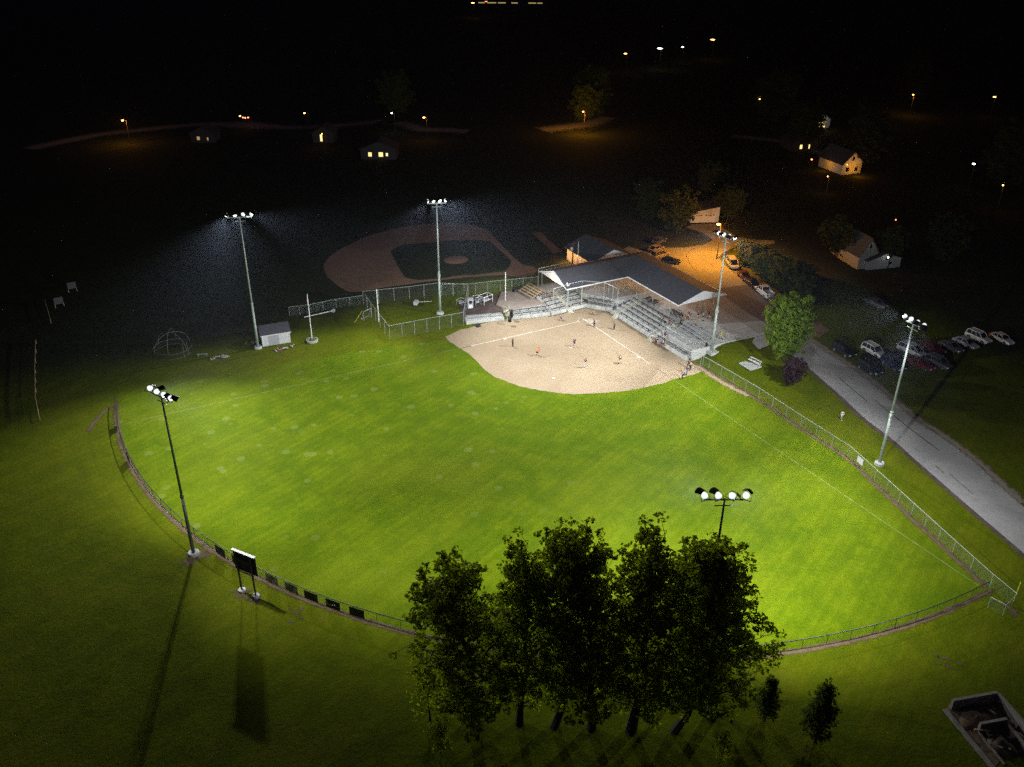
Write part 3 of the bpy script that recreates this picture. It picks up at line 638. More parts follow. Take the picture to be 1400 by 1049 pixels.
# concession building behind with orange-lit side wall
cb=thing('concession_building','dark-roofed building behind the pavilion with an orange-lit side wall','building',(-17,-21.4,2))
def gable_house(o,w,d,h,r,wm,rm,ov=.4,ridge='y',wins=()):
    """w along x, d along y, ridge along y; origin at the ground centre"""
    a=MB(); x,y=w/2,d/2
    a.quad((-x,-y,0),(-x,y,0),(-x,y,h),(-x,-y,h)); a.quad((x,y,0),(x,-y,0),(x,-y,h),(x,y,h))
    a.poly([(-x,-y,0),(x,-y,0),(x,-y,h),(0,-y,h+r),(-x,-y,h)]); a.poly([(x,y,0),(-x,y,0),(-x,y,h),(0,y,h+r),(x,y,h)]); a.build('wall',wm,o)
    k=ov*r/x; q_=MB()
    for s in (-1,1):
        P=[(s*(x+ov),-y-ov,h-k),(s*(x+ov),y+ov,h-k),(0,y+ov,h+r),(0,-y-ov,h+r)]
        T=[Vector(p)+Vector((0,0,.18)) for p in P]; B=[Vector(p)+Vector((0,0,.03)) for p in P]
        q_.poly(T); q_.poly(B[::-1])
        for i in range(4): j=(i+1)%4; q_.quad(B[i],B[j],T[j],T[i])
    q_.build('roof',rm,o)
    for (face,u,z,ww,wh,mt) in wins:
        f=MB(); g=MB(); 
        if face in('x+','x-'):
            s=1 if face=='x+' else -1; f.box((s*(x+.03),u,z),(.06,ww+.2,wh+.2)); g.box((s*(x+.06),u,z),(.06,ww,wh))
        else:
            s=1 if face=='y+' else -1; f.box((u,s*(y+.03),z),(ww+.2,.06,wh+.2)); g.box((u,s*(y+.06),z),(ww,.06,wh))
        fr=f.build('window',WHITE,o); g.build('pane',mt,fr)
gable_house(cb,10.2,10.4,2.9,2.0,SIDING,mat('dark_roof',(.06,.063,.075),(.04,.042,.05),scale=2,rough=.9,bump=.4),.5,wins=(('x+',2.5,1.5,1.2,1.0,GLASS),('x+',-2.6,1.1,1.0,2.0,mat('grey_door',(.3,.3,.3)))))
l=MB(); l.lathe([(.0,.12),(.14,.1),(.18,0),(.0,-.05)],(5.5,0,2.6),10); l.build('wall_lamp',LAMPO,cb,True); light('lamp','POINT',420,SODIUM,(6.2,.0,2.4),cb,rad=.12); light('lamp','POINT',500,SODIUM,(6.4,-3.5,2.2),cb,rad=.12)
cn=thing('canopy','light grey flat metal canopy roof beside the orange-lit parked cars','canopy',(-24.4,-15.8,2))
P=[ray(*c,5.0)-Vector((-24.4,-15.8,2)) for c in ((850,342),(860,337.5),(891,347.5),(884,355.5))]
b=MB(); prism(b,[(p.x,p.y) for p in P],2.9,3.05); b.build('roof',mat('metal_roof',(.42,.45,.44),(.34,.37,.36),rough=.5),cn)
for p in P: MB().tube((p.x*.93,p.y*.93,0),(p.x*.93,p.y*.93,2.9),.06).build('post',GALV,cn)
# ---------------------------------------------------------------- movable bits round the stands
def bleacher(name,label,loc,rz,L,rows,mt=ALU,fm=GALV,group=None,step=.62,rise=.28):
    o=thing(name,label,'bleachers',loc,rz,group)
    for i in range(rows):
        MB().box((0,i*step,.42+i*rise),(L,.26,.05)).build('seat_plank',mt,o)
        if i: MB().box((0,i*step-.32,.12+i*rise),(L,.26,.04)).build('foot_plank',mt,o)
    for k in range(3):
        x=-L/2+.3+(L-.6)*k/2; f=MB(); f.bar((x,-.1,.05),(x,rows*step-.3,.05),.06,.06); f.bar((x,0,.36),(x,(rows-1)*step,.36+(rows-1)*rise),.06,.08)
        for i in range(rows): f.bar((x,i*step,.05),(x,i*step,.4+i*rise),.05,.05)
        f.build('frame',fm,o)
    return o
def facing(a,b): d=b-a; return math.atan2(d.y,d.x)
a=ray(926,449,2.5); b_=ray(948,460,2.5)
bleacher('bleachers','small aluminium bleachers with bright planks at the right end of the platform',((a.x+b_.x)/2,(a.y+b_.y)/2,2.07),HALF,5.0,4,step=.75)
a=at(1027,499);  bleacher('bleachers','two-row white bleacher seat on a small slab on the lawn beside the round green tree',(a.x-.5,a.y,a.z+.1),HALF+.1,2.6,2,WHITE)
b=MB(); b.box((0,0,0),(2.6,3.0,.2)); tag(b.build('bench_slab',CONCW,loc=(a.x+.2,a.y,a.z)),'small white concrete slab under the two-row bench on the lawn','slab')
bleacher('bleachers','wooden bleachers lit orange on the tan patio left of the roof',(6.3,-13.2,1.53),HALF*1.0+.1,5.2,5,WOOD)
def picnic(loc,rz,label):
    o=thing('picnic_table',label,'table',loc,rz,'picnic tables on the platform'); MB().box((0,0,.74),(1.8,.75,.05)).build('tabletop',PLANK,o)
    for s in(-1,1):
        MB().box((0,s*.72,.44),(1.8,.26,.04)).build('seat',PLANK,o); f=MB(); f.bar((s*.6,-.8,.03),(s*.6,.25,.72),.06,.08).bar((s*.6+.02,.8,.03),(s*.6+.02,-.25,.72),.06,.08); f.build('leg',PLANK,o)
for (x,y),r,l in [((886,412),.3,'picnic table under the roof edge, nearest the warm ceiling lamp'),((893,416),.3,'picnic table under the roof, second from the roof corner'),((921,430),1.2,'picnic table beside the right roof post where people stand'),((928,434),1.2,'picnic table nearest the aluminium bleachers')]:
    p=ray(x,y,2.07); picnic((p.x,p.y,2.07),r,l)
def bin_(px,py,z,lab,name='trash_bin',h=.95,r=.3):
    p=ray(px,py,z) if z is not None else at(px,py); o=thing(name,lab,'bin',p); b=MB(); b.lathe([(0,0),(r*.85,0),(r,h*.9),(r*1.05,h*.9),(r*1.05,h*.95),(r*.6,h*1.05),(0,h*1.08)],n=14); b.build('barrel',BLACK,o,True); MB().lathe([(r*1.08,h*.84),(r*1.1,h*.9)],n=14).build('rim',DARKST,o); return o
bin_(965,480,1.2,'tall thin black barrel on the ledge left of the right light pole base',h=1.6,r=.2); bin_(702,399,1.53,'black trash barrel standing alone at the back of the tan patio')
bin_(699,434,.9,'black trash bin at the top of the yellow-edged stair left of the low rows',h=1.5,r=.35); bin_(697,440,.9,'low black tub beside the trash bin at the left stair',h=.7,r=.4)
def bag(px,py,z,lab,col=BLACK,s=.35,name='equipment_bag'):
    p=ray(px,py,z); b=MB(); b.lathe([(0,0),(s,0),(s*1.1,s*.5),(s*.7,s*1.1),(.0,s*1.2)],n=10); o=b.build(name,col,smooth=True,loc=p); tag(o,lab,'bag'); return o
bag(653.5,447,0,'black bag on the dirt at the foot of the far left bench wall',s=.5); bag(948,445,2.6,'bright orange bag on the top plank of the aluminium bleachers',mat('orange_cloth',(.8,.22,.03)),.22)
bag(743,426,.9,'small dark bag on the low seating rows left of home plate',s=.22); bag(778,420,.9,'small black bag at the foot of the stands behind home plate',s=.25)
# white posts
pole_thing('white_post','tall white foul post at the left corner of the netted cage','post',at(518,440),6.8,.10,WHITE)
pole_thing('white_post','tall white post at the corner of the tan patio','post',at(691,412),6.2,.10,WHITE)
# flagpole with round planter
p=at(427,467); fl=thing('flagpole','white flagpole with limp flag standing in a round stone planter','flagpole',p)
MB().tube((0,0,0),(0,0,9.6),.09,.05,n=10).build('pole',WHITE,fl); pl=MB(); pl.lathe([(1.05,0),(1.1,.45),(.9,.45),(.88,.3),(0,.32)],n=20).build('planter',CONC,fl)
fg=MB(); 
for i in range(4): fg.quad((.06+.02*i,.03*i,7.4),(.10+.02*i,.03*(i+1),7.3),(.10+.02*i,.03*(i+1),8.9),(.06+.02*i,.03*i,9.0))
fg.build('flag',mat('flag_cloth',(.5,.10,.08),(.4,.4,.5),scale=5),fl)
ml=MB(); r_=random.Random(3)
for i in range(90):
    a=r_.uniform(0,6.28); q=r_.uniform(.1,.85); c=Vector((q*math.cos(a),q*math.sin(a),.35+r_.uniform(0,.25))); e=Vector((r_.uniform(-1,1),r_.uniform(-1,1),r_.uniform(0,1)))*.14; g_=Vector((-e.y,e.x,.05)); ml.quad(c-e,c-g_,c+e,c+g_)
ml.build('planting',LEAFB,fl)
a=at(416,436);b_=at(456,427); bm_=thing('drag_beam','long white pipe beam with small wheel lying on the grass beside the flagpole','beam',a); d=b_-a; MB().tube((0,0,.35),(d.x,d.y,d.z+.35),.07,n=8).build('pipe',WHITE,bm_); MB().tube((d.x-.1,d.y-.1,.35+d.z),(d.x+.15,d.y+.1,.35+d.z),.38,n=14).build('wheel',PANEL,bm_)
# fences left
fence('chainlink_fence','back chain-link fence behind the flagpole, running to the netted cage',[tuple(at(*c))[:2] for c in ((396,432),(424,428.5),(460,421),(497,415.7))],1.9,2.4,LINK,GALV)
fence('batting_cage','netted practice cage around the second light pole',[tuple(at(*c))[:2] for c in ((533,464),(584,454),(634,445),(640,406),(600,404),(560,409),(497,416),(520,448))],2.8,2.8,NET,GALV,closed=True)
fence('chainlink_fence','chain-link fence between the brown yard and the unlit diamond',[tuple(at(*c))[:2] for c in ((604,404),(650,402),(684,398),(715,395),(735,393))],2.4,2.4,LINK,GALV)
fence('chainlink_fence','tall fence with single top rail left of the pavilion roof, by the unlit diamond',[tuple(at(*c))[:2] for c in ((736,393),(758,388),(778,383))],4.2,3.0,NET,GALV)
# shed
a=at(362,474); sh=thing('shed','small pale grey storage shed with dark roof left of the flagpole','shed',(57,-19.3,hh(57,-19)),math.atan2(.5,-5.1)+math.pi)
gable_house(sh,5.2,4.2,2.3,1.0,SIDING,SHINGLE,.25) if False else None
b=MB(); b.box((0,0,1.15),(5.1,3.9,2.3)); b.poly([(-2.55,-1.95,2.3),(-2.55,1.95,2.3),(-2.55,0,3.3)]); b.poly([(2.55,1.95,2.3),(2.55,-1.95,2.3),(2.55,0,3.3)]); b.build('wall',SIDING,sh)
r=MB()
for s in(-1,1):
    T=[Vector((-2.8,s*2.25,2.2)),Vector((2.8,s*2.25,2.2)),Vector((2.8,0,3.4)),Vector((-2.8,0,3.4))]; r.poly([t+Vector((0,0,.1)) for t in T]); r.poly(T[::-1])
    for i in range(4): j=(i+1)%4; r.quad(T[i],T[j],T[j]+Vector((0,0,.1)),T[i]+Vector((0,0,.1)))
r.build('roof',SHINGLE,sh)
t=MB(); 
for s in(-1,1): t.box((0,s*2.27,2.22),(5.6,.05,.16)); 
for s in (-2.5,2.5): t.box((s,1.97,1.1),(.14,.05,2.2))
t.build('trim',WHITE,sh); MB().box((.4,1.97,1.0),(1.9,.05,1.9)).build('door',PANEL,sh)
def debris(px,py,n,rx,ry,lab,seed,mt=SOIL):
    p=at(px,py); o=thing('debris_pile',lab,'debris',p); rr=random.Random(seed)
    for i in range(n):
        b=MB(); L=rr.uniform(.3,1.1); b.box((0,0,0),(L,rr.uniform(.1,.3),rr.uniform(.06,.16)),rz=rr.uniform(0,3)); q=b.build('plank' if i%2 else 'block',rr.choice([WOOD,CONC,PANEL]),o,loc=(rr.uniform(-rx,rx),rr.uniform(-ry,ry),rr.uniform(.05,.3)))
debris(299,490,14,1.6,.5,'heap of broken boards on the grass left of the tallest near-left pole base',1); debris(392,476,10,2.2,.4,'scattered boards along the foot of the grey shed',2); debris(343,470,5,1.2,.3,'short boards left of the shed beside the light pole base',4)
bench('bench','small low bench on the grass between the round cage and the board heap',at(277,487),-.3,1.9,legs=2)
# round netted hoop cage
PIPE=mat('dull_pipe',(.16,.15,.13),(.1,.1,.09),rough=.6)
p=at(237,481); hc=thing('hoop_cage','round netted enclosure with bent hoop pipes, in the dim grass left of the light pole','cage',p)
R_=3.4; ring=[Vector((R_*math.cos(t),R_*math.sin(t),0)) for t in np.linspace(0,2*math.pi,25)]
r=MB(); 
for a_,b_ in zip(ring,ring[1:]): r.tube(a_+Vector((0,0,1.0)),b_+Vector((0,0,1.0)),.04,n=5).tube(a_+Vector((0,0,.05)),b_+Vector((0,0,.05)),.03,n=5)
r.build('ring_rail',PIPE,hc); n_=MB(); uv=[]
for i,(a_,b_) in enumerate(zip(ring,ring[1:])): n_.quad(a_,b_,b_+Vector((0,0,1)),a_+Vector((0,0,1))); uv+=[(i*.9,0),(i*.9+.9,0),(i*.9+.9,1),(i*.9,1)]
n_.build('netting',LINKB,hc,uv=uv)
for an,hgt in ((.3,3.6),(1.2,4.2),(2.2,3.8)):
    h_=MB(); P=[Vector((R_*math.cos(an)*math.cos(t),R_*math.sin(an)*math.cos(t),1.0+hgt*.8*math.sin(t))) for t in np.linspace(0,math.pi,15)]
    for a_,b_ in zip(P,P[1:]): h_.tube(a_,b_,.045,n=5)
    h_.build('hoop',PIPE,hc)
for t in (2.0,2.3): MB().tube((R_*math.cos(t),R_*math.sin(t),0),(R_*math.cos(t),R_*math.sin(t),2.6),.04).build('gate_post',PIPE,hc)
# small goal-like net by the cage, yellow pole on grass, equipment in yard
p=at(503,436); ng=thing('practice_net','small square pitching net standing on the grass beside the cage','net',p,.4); f=MB(); 
for s in(-1,1): f.tube((s,0,0),(s,0,1.9),.04).tube((s,0,0),(s,-.9,0),.04).tube((s,-.9,0),(s,0,1.9),.03)
f.tube((-1,0,1.9),(1,0,1.9),.04).tube((-1,-.9,.03),(1,-.9,.03),.04); f.build('frame',GALV,ng); n_=MB(); n_.quad((-1,0,0),(1,0,0),(1,0,1.9),(-1,0,1.9)); n_.build('netting',NET,ng,uv=[(0,0),(2,0),(2,1.9),(0,1.9)])
a=at(486,440); b_=at(495,429); yp=MB(); yp.tube((0,0,.08),tuple(b_-a+Vector((0,0,.5))),.05); yp.tube((0,0,.02),(.3,.1,.02),.05); tag(yp.build('yellow_pipe',YELP,loc=a),'thin yellow pipe lying on the grass left of the netted cage','pipe')
p=at(569,418); tp=thing('tarp_cart','overturned pale cart with long handle inside the netted cage','cart',p,.5); MB().box((0,0,.7),(1.3,.8,.7),rz=.4).build('tub',PANEL,tp); MB().tube((-.5,0,.6),(-3.4,1.4,.1),.05).build('handle',GALV,tp)
for s in(-.5,.5): MB().tube((s,-.5,.35),(s,-.62,.35),.33,n=14).build('wheel',RUB,tp)
for px,py,lab,sd in [(643,421,'grey equipment locker with round black dial in the brown yard',0)]:
    p=at(px,py); eq=thing('equipment_locker',lab,'locker',p,-.3); MB().box((0,0,1.1),(1.1,.9,2.2)).build('body',PANEL,eq); MB().tube((0,.45,1.4),(0,.52,1.4),.35,n=16).build('dial',BLACK,eq); MB().box((0,.47,.5),(.8,.04,.6)).build('door',WHITE,eq)
def piperack(px,py,lab,w,h,d,rz):
    p=at(px,py); o=thing('pipe_frame',lab,'frame',p,rz); f=MB()
    for sx in(-1,1):
        for sy in(-1,1): f.tube((sx*w/2,sy*d/2,0),(sx*w/2,sy*d/2,h),.05)
        f.tube((sx*w/2,-d/2,h),(sx*w/2,d/2,h),.05)
    for sy in(-1,1): f.tube((-w/2,sy*d/2,h),(w/2,sy*d/2,h),.05).tube((-w/2,sy*d/2,h*.5),(w/2,sy*d/2,h*.5),.04)
    f.build('frame',WHITE if w>2 else GALV,o); MB().box((0,0,h*.4),(w*.6,d*.5,.4)).build('crate',PANEL,o)
piperack(664,414,'white pipe-framed cart in the brown yard, right of the grey locker',2.4,1.7,1.6,.3); piperack(652,417,'narrow grey pipe frame between the locker and the white cart',1.2,1.9,1.2,.1); piperack(631,416,'dark low pipe frame left of the grey locker',1.6,1.0,1.4,.5)
# utility pole by the pavilion
p=at(782,376); up=thing('utility_pole','wooden utility pole with crossarm and pale transformer behind the pavilion','utility pole',p); MB().tube((0,0,0),(0,0,7.6),.15,.11,n=10).build('pole',BARK,up); MB().bar((-1.2,.1,7.1),(1.2,-.3,7.1),.1,.12).build('crossarm',BARK,up); MB().lathe([(0,.0),(.26,0),(.28,.7),(.2,.8),(0,.82)],(.35,.0,5.6),12).build('transformer',PANEL,up,True)
pole_thing('steel_post','grey steel post with light-coloured head next to the utility pole','post',at(789,378),7.8,.11,GALV)
OLDC=dirt_mat('old_concrete',(.24,.22,.18),(.30,.27,.23),(.13,.12,.10),.9); BAYSOIL=dirt_mat('bay_soil',(.16,.11,.065),(.2,.15,.1),(.07,.05,.035),.6)
# ---------------------------------------------------------------- concrete soil bays, bottom right
cor=[at(*c) for c in ((1291.6,971),(1303,957),(1364,946),(1408,992),(1358,1052))]
bp=thing('soil_bays','low concrete-walled soil storage bays in the dim grass, bottom right corner','storage bay',cor[1])
O=cor[1]; w=MB()
def wl(a_,b_,h=1.3,t=.32): a_=Vector(a_)-O; b_=Vector(b_)-O; w.bar(a_+Vector((0,0,h/2)),b_+Vector((0,0,h/2)),t,h)
e0=ray(1364,946,1.3);e1=ray(1303,957,1.3); e0.z=e1.z=0
e2=ray(1408,996,1.3); e2.z=0; e3=ray(1296,966,1.3)
d1=(e0-e1).normalized(); n1=(e2-e0).normalized()
wl(e1,e0); wl(e0+n1*.17,e0+n1*8.5); m1=e1+n1*3.1+d1*.9; 
wl(m1,m1+d1*3.0,1.2,.3); wl(m1+d1*2.85+n1*.16,m1+d1*2.85+n1*3.8,.95,.28)
w.build('wall',OLDC,bp); k=MB(); k.bar(cor[0]-O+Vector((0,0,.08)),cor[4]-O+Vector((0,0,.08)),.5,.16); k.bar(m1-O+Vector((.0,0,.02))+n1*.2,m1-O+n1*4.0+Vector((0,0,.02)),.2,.3); k.build('kerb',OLDC,bp)
hp_=[]; 
def heap(c,rx,ry,h,mt,nm,seed):
    rr=random.Random(seed); b=MB(); n=22; pr=[]; rg=7
    for i in range(rg+1):
        t=i/rg; row=[]
        for j in range(n):
            a_=2*math.pi*j/n; q=(1-t)*(1+.15*math.sin(3*a_+seed)+rr.uniform(-.06,.06)); row.append((c.x+rx*q*math.cos(a_)-O.x,c.y+ry*q*math.sin(a_)-O.y,h*(1-(1-t)**1.6)+rr.uniform(-.06,.06)*(t>0)))
        b.v+=row
    for i in range(rg):
        for j in range(n): k_=(j+1)%n; b.f.append((i*n+j,i*n+k_,(i+1)*n+k_,(i+1)*n+j))
    b.build(nm,mt,bp,True)
heap(e1+d1*2.0+n1*1.5,2.4,1.3,.6,BAYSOIL,'soil_heap',1); heap(m1+d1*1.2+n1*1.9,1.3,1.5,.7,BAYSOIL,'gravel_heap',2); heap(e0-d1*1.2+n1*5,1.1,2.6,.8,BAYSOIL,'soil_heap',5)
sheet('bay_floor',[(p.x,p.y) for p in cor],BAYSOIL,.03)

for k_ in range(9):
    b=MB(); b.box((0,0,0),(random.uniform(.5,1.8),.16,.08),rz=random.uniform(0,3)); q_=(e1+d1*random.uniform(.8,4.5)+n1*random.uniform(.8,6))-O; b.build('plank',WOOD if k_%3 else OLDC,bp,loc=(q_.x,q_.y,random.uniform(.3,.65)))
# ---------------------------------------------------------------- trees
def leaves_mesh(name,centers,radii,per,size,rng,up=.3):
    C_=np.repeat(np.array(centers),per,0); R_=np.repeat(np.array(radii),per)
    n=len(C_); d=rng.normal(size=(n,3)); d/=np.linalg.norm(d,axis=1)[:,None]; d[:,2]*=.9
    P=C_+d*(R_*rng.uniform(.25,1.,n)**.6)[:,None]
    a=rng.normal(size=(n,3)); a/=np.linalg.norm(a,axis=1)[:,None]
    nn=rng.normal(size=(n,3)); nn[:,2]+=up; b=np.cross(a,nn); b/=np.linalg.norm(b,axis=1)[:,None]
    s=size*rng.uniform(.6,1.35,n)[:,None]
    Q=np.stack([P-a*s*.55,P-b*s*.36+a*s*.02,P+a*s*.55,P+b*s*.36],1).reshape(-1,3)
    me=D.meshes.new(name); me.vertices.add(4*n); me.vertices.foreach_set('co',Q.ravel())
    me.loops.add(4*n); me.loops.foreach_set('vertex_index',np.arange(4*n)); me.polygons.add(n)
    me.polygons.foreach_set('loop_start',np.arange(0,4*n,4)); me.polygons.foreach_set('loop_total',np.full(n,4)); me.update(calc_edges=True); return me
def tree_proto(seed,h,cr,bare,prof,nl,per,size,leader=True,twigs=3,cl=.95,sparse=0):
    rg=np.random.default_rng(seed); t=MB(); cs=[];rs=[]
    P=[Vector((0,0,-.2))]; x=y=0
    for i in range(1,9):
        x+=rg.normal()*.012*h; y+=rg.normal()*.012*h; P.append(Vector((x,y,h*.93*i/8)))
    r0=h*.0125+.05
    for i in range(8): t.tube(P[i],P[i+1],r0*(1-i/8.6)*(1.25 if i==0 else 1),r0*(1-(i+1)/8.6),n=7,cap=False)
    for k in range(nl):
        f=bare+(1-bare)*(k+rg.uniform(0,.8))/nl; f=min(f,.98); z=h*.93*f*.92
        i=min(7,int(f*.92*8)); base=P[i].lerp(P[i+1],min(1,(f*.92*8)-i)); az=k*2.4+rg.uniform(-.5,.5)
        L_=cr*prof((f-bare)/(1-bare))*rg.uniform(.72,1.04); el=rg.uniform(.55,1.05)+.3*(f-bare)
        d=Vector((math.cos(az)*math.cos(el),math.sin(az)*math.cos(el),math.sin(el))); L2=L_/max(.35,math.cos(el))
        L2=min(L2,h*.98-base.z+1,cr*(1.9 if f<.6 else 1.25)) if L2>0 else .5
        m1=base+d*L2*.5+Vector((0,0,-.04*L2)); tip=m1+Vector((d.x*.8,d.y*.8,d.z*1.15)).normalized()*L2*.5
        if tip.z>h: tip.z=h-.2
        rb=r0*.42*(1-f*.6); t.tube(base,m1,rb,rb*.6,n=5,cap=False); t.tube(m1,tip,rb*.6,.02,n=4,cap=False)
        for q_ in (.35,.55,.72,.88,1.0):
            for _ in range(twigs):
                c=(base.lerp(m1,q_*2) if q_<.5 else m1.lerp(tip,q_*2-1)); o_=Vector(rg.normal(size=3))*cl*.85*(.5+.6*q_)
                if rg.uniform()<sparse: continue
                e=c+o_; t.tube(c,e,.03,.012,n=3,cap=False); cs.append(tuple(e)); rs.append(cl*rg.uniform(.5,1.05)*(1.15-.35*q_))
    for _ in range(6): 
        e=P[-1]+Vector(rg.normal(size=3))*cl*.7; e.z=min(h,max(e.z,h*.93)); cs.append(tuple(e)); rs.append(cl*.6)
    return t.mesh('trunk'),leaves_mesh('crown',cs,rs,per,size,rg)
def place_tree(pr,name,label,loc,rz=0,sc=(1,1,1),lm=None,bm_=BARK,group=None,cat='tree'):
    o=thing(name,label,cat,loc,rz,group); o.scale=sc; link('trunk',pr[0],bm_,o); link('crown',pr[1],lm,o); return o
tall=lambda t: (.6+.7*math.sin(math.pi*min(1,t))**.7*(1-.25*t))*(1 if t<.7 else 1-1.5*(t-.7))
rnd=lambda t: .5+.55*math.sin(math.pi*(t*.85+.1))
con=lambda t: 1.05-t
TP=[tree_proto(11+i,25,3.5,.12,tall,54,27,.31,cl=.74,twigs=2,sparse=.10) for i in range(3)]
TL=['leftmost of the row of tall dark leafy trees in the foreground','second tall foreground tree from the left, with narrow pointed top','third tall foreground tree from the left, twin pointed tops','middle tall foreground tree, fourth of the seven','fifth tall foreground tree, forked bright-lit trunk, highest top','sixth tall foreground tree from the left, right of the forked one','rightmost big foreground tree with yellow-green lit top below the light pole head']
for i,(bx,by,h,w) in enumerate([(648,988,21.2,1.45),(710,990,22.8,1.02),(757,994,24.3,1.08),(808,996,24.0,1.15),(862,1000,24.8,1.38),(921,999,23.4,1.12),(972,980,20.8,1.42)]):
    place_tree(TP[i%3],'tall_tree',TL[i],at(bx,by),(.4,2.3,4.2,6.1,8.0,9.9,11.8)[i],(w,w,h/25),LEAF,group='row of tall trees in the foreground')
place_tree(tree_proto(31,10.8,3.7,.13,rnd,64,62,.30,cl=.85),'round_tree','bright green round-crowned tree between the road and the stands',at(1071,494),.5,(1,1,1),LEAFB)
place_tree(tree_proto(32,4.6,1.9,.18,rnd,30,36,.22,cl=.42),'small_tree','small dark purple-leaved tree below the round green tree, by the road',at(1082,529),0,(1,1,1),LEAFP)
MID=tree_proto(41,9,3.6,.12,rnd,24,34,.42,cl=.95); YNG=tree_proto(44,9,3.0,.10,rnd,16,12,.34,cl=.7,sparse=.3); CON=tree_proto(42,8.5,2.1,.04,con,90,12,.2,cl=.34,twigs=2); BIG=tree_proto(43,15,5.5,.15,rnd,30,36,.6,cl=1.4)
for i,(x,y,s,l) in enumerate([(1012,366,.62,'dark tree at the left end of the hedge row, next to the white van'),(1028,376,.72,'dark tree in the hedge row behind the first dark red car'),(1043,388,.75,'dark green tree in the hedge row above the white pickup'),(1058,398,.8,'tree in the hedge row behind the white pickup'),(1074,408,.85,'dark green tree behind the round green tree, near the hedge end'),(1090,418,.7,'last dark tree of the hedge row, right of the round green tree')]):
    place_tree(MID,'hedge_tree',l,at(x,y)+Vector((-2.5,-1,0)),i*1.3,(s*1.1,s*1.1,s*.8),LEAFD,group='trees lining the lot')
for i,(x,y,h,p_,l) in enumerate([(1115,1014,8.4,CON,'dark conifer standing alone in the dim grass right of the big trees'),(1045,985,6.5,CON,'dim conifer just right of the rightmost big tree trunk'),(588,985,7.0,YNG,'pale young tree left of the big trees, dimly lit'),(603,1030,4,YNG,'low young tree at the bottom left of the big trees'),(985,1040,3.5,YNG,'dark bush at the bottom below the right big trees')]):
    q=h/(8.5 if p_ is CON else 9); place_tree(p_,'conifer' if p_ is CON else 'young_tree',l,at(x,y),i*2.1,(q*.9,q*.9,q),LEAFD if p_ is CON else LEAF)
for i,(x,y,l) in enumerate([(890,345,None)]): pass
p=at(917,365)+Vector((-1,0,0))
FT=[(797,168,'tree lit orange by the far street lamp at top centre'),(808,160,'second tree lit orange beside the far top-centre street lamp'),(545,160,'tree behind the white far lamp at upper left centre'),(1045,160,'far dark tree left of the small white-lit garage'),(1060,166,'far tree just left of the white-lit garage'),(1250,136,'far tree glowing orange at upper right'),(1100,205,'far tree above left of the orange-lit house'),(1370,262,'dim red-brown tree at the right edge'),(1290,356,'dim round tree in the dark field right of the white gabled house'),(1142,352,'dark tree left of the white gabled house'),(1212,362,'dark tree at the right end of the white gabled house'),(1175,232,'tree beside the orange-lit house'),(970,272,'dark tree behind the small white garage'),(995,300,'dark tree right of the garage beside the sodium lamp'),(925,320,'dark tree on the grass island behind the parked cars'),(890,300,'dark tree beyond the parked orange-lit cars')]
for i,(x,y,l) in enumerate(FT):
    s=.9+.35*((i*37)%10)/10; place_tree(BIG if y<300 and x not in(995,970) else MID,'background_tree',l,at(x,y),i*1.7,(s,s,s*.9),LEAFN if i>2 else LEAFD,group='trees beyond the lot and in the far dark')
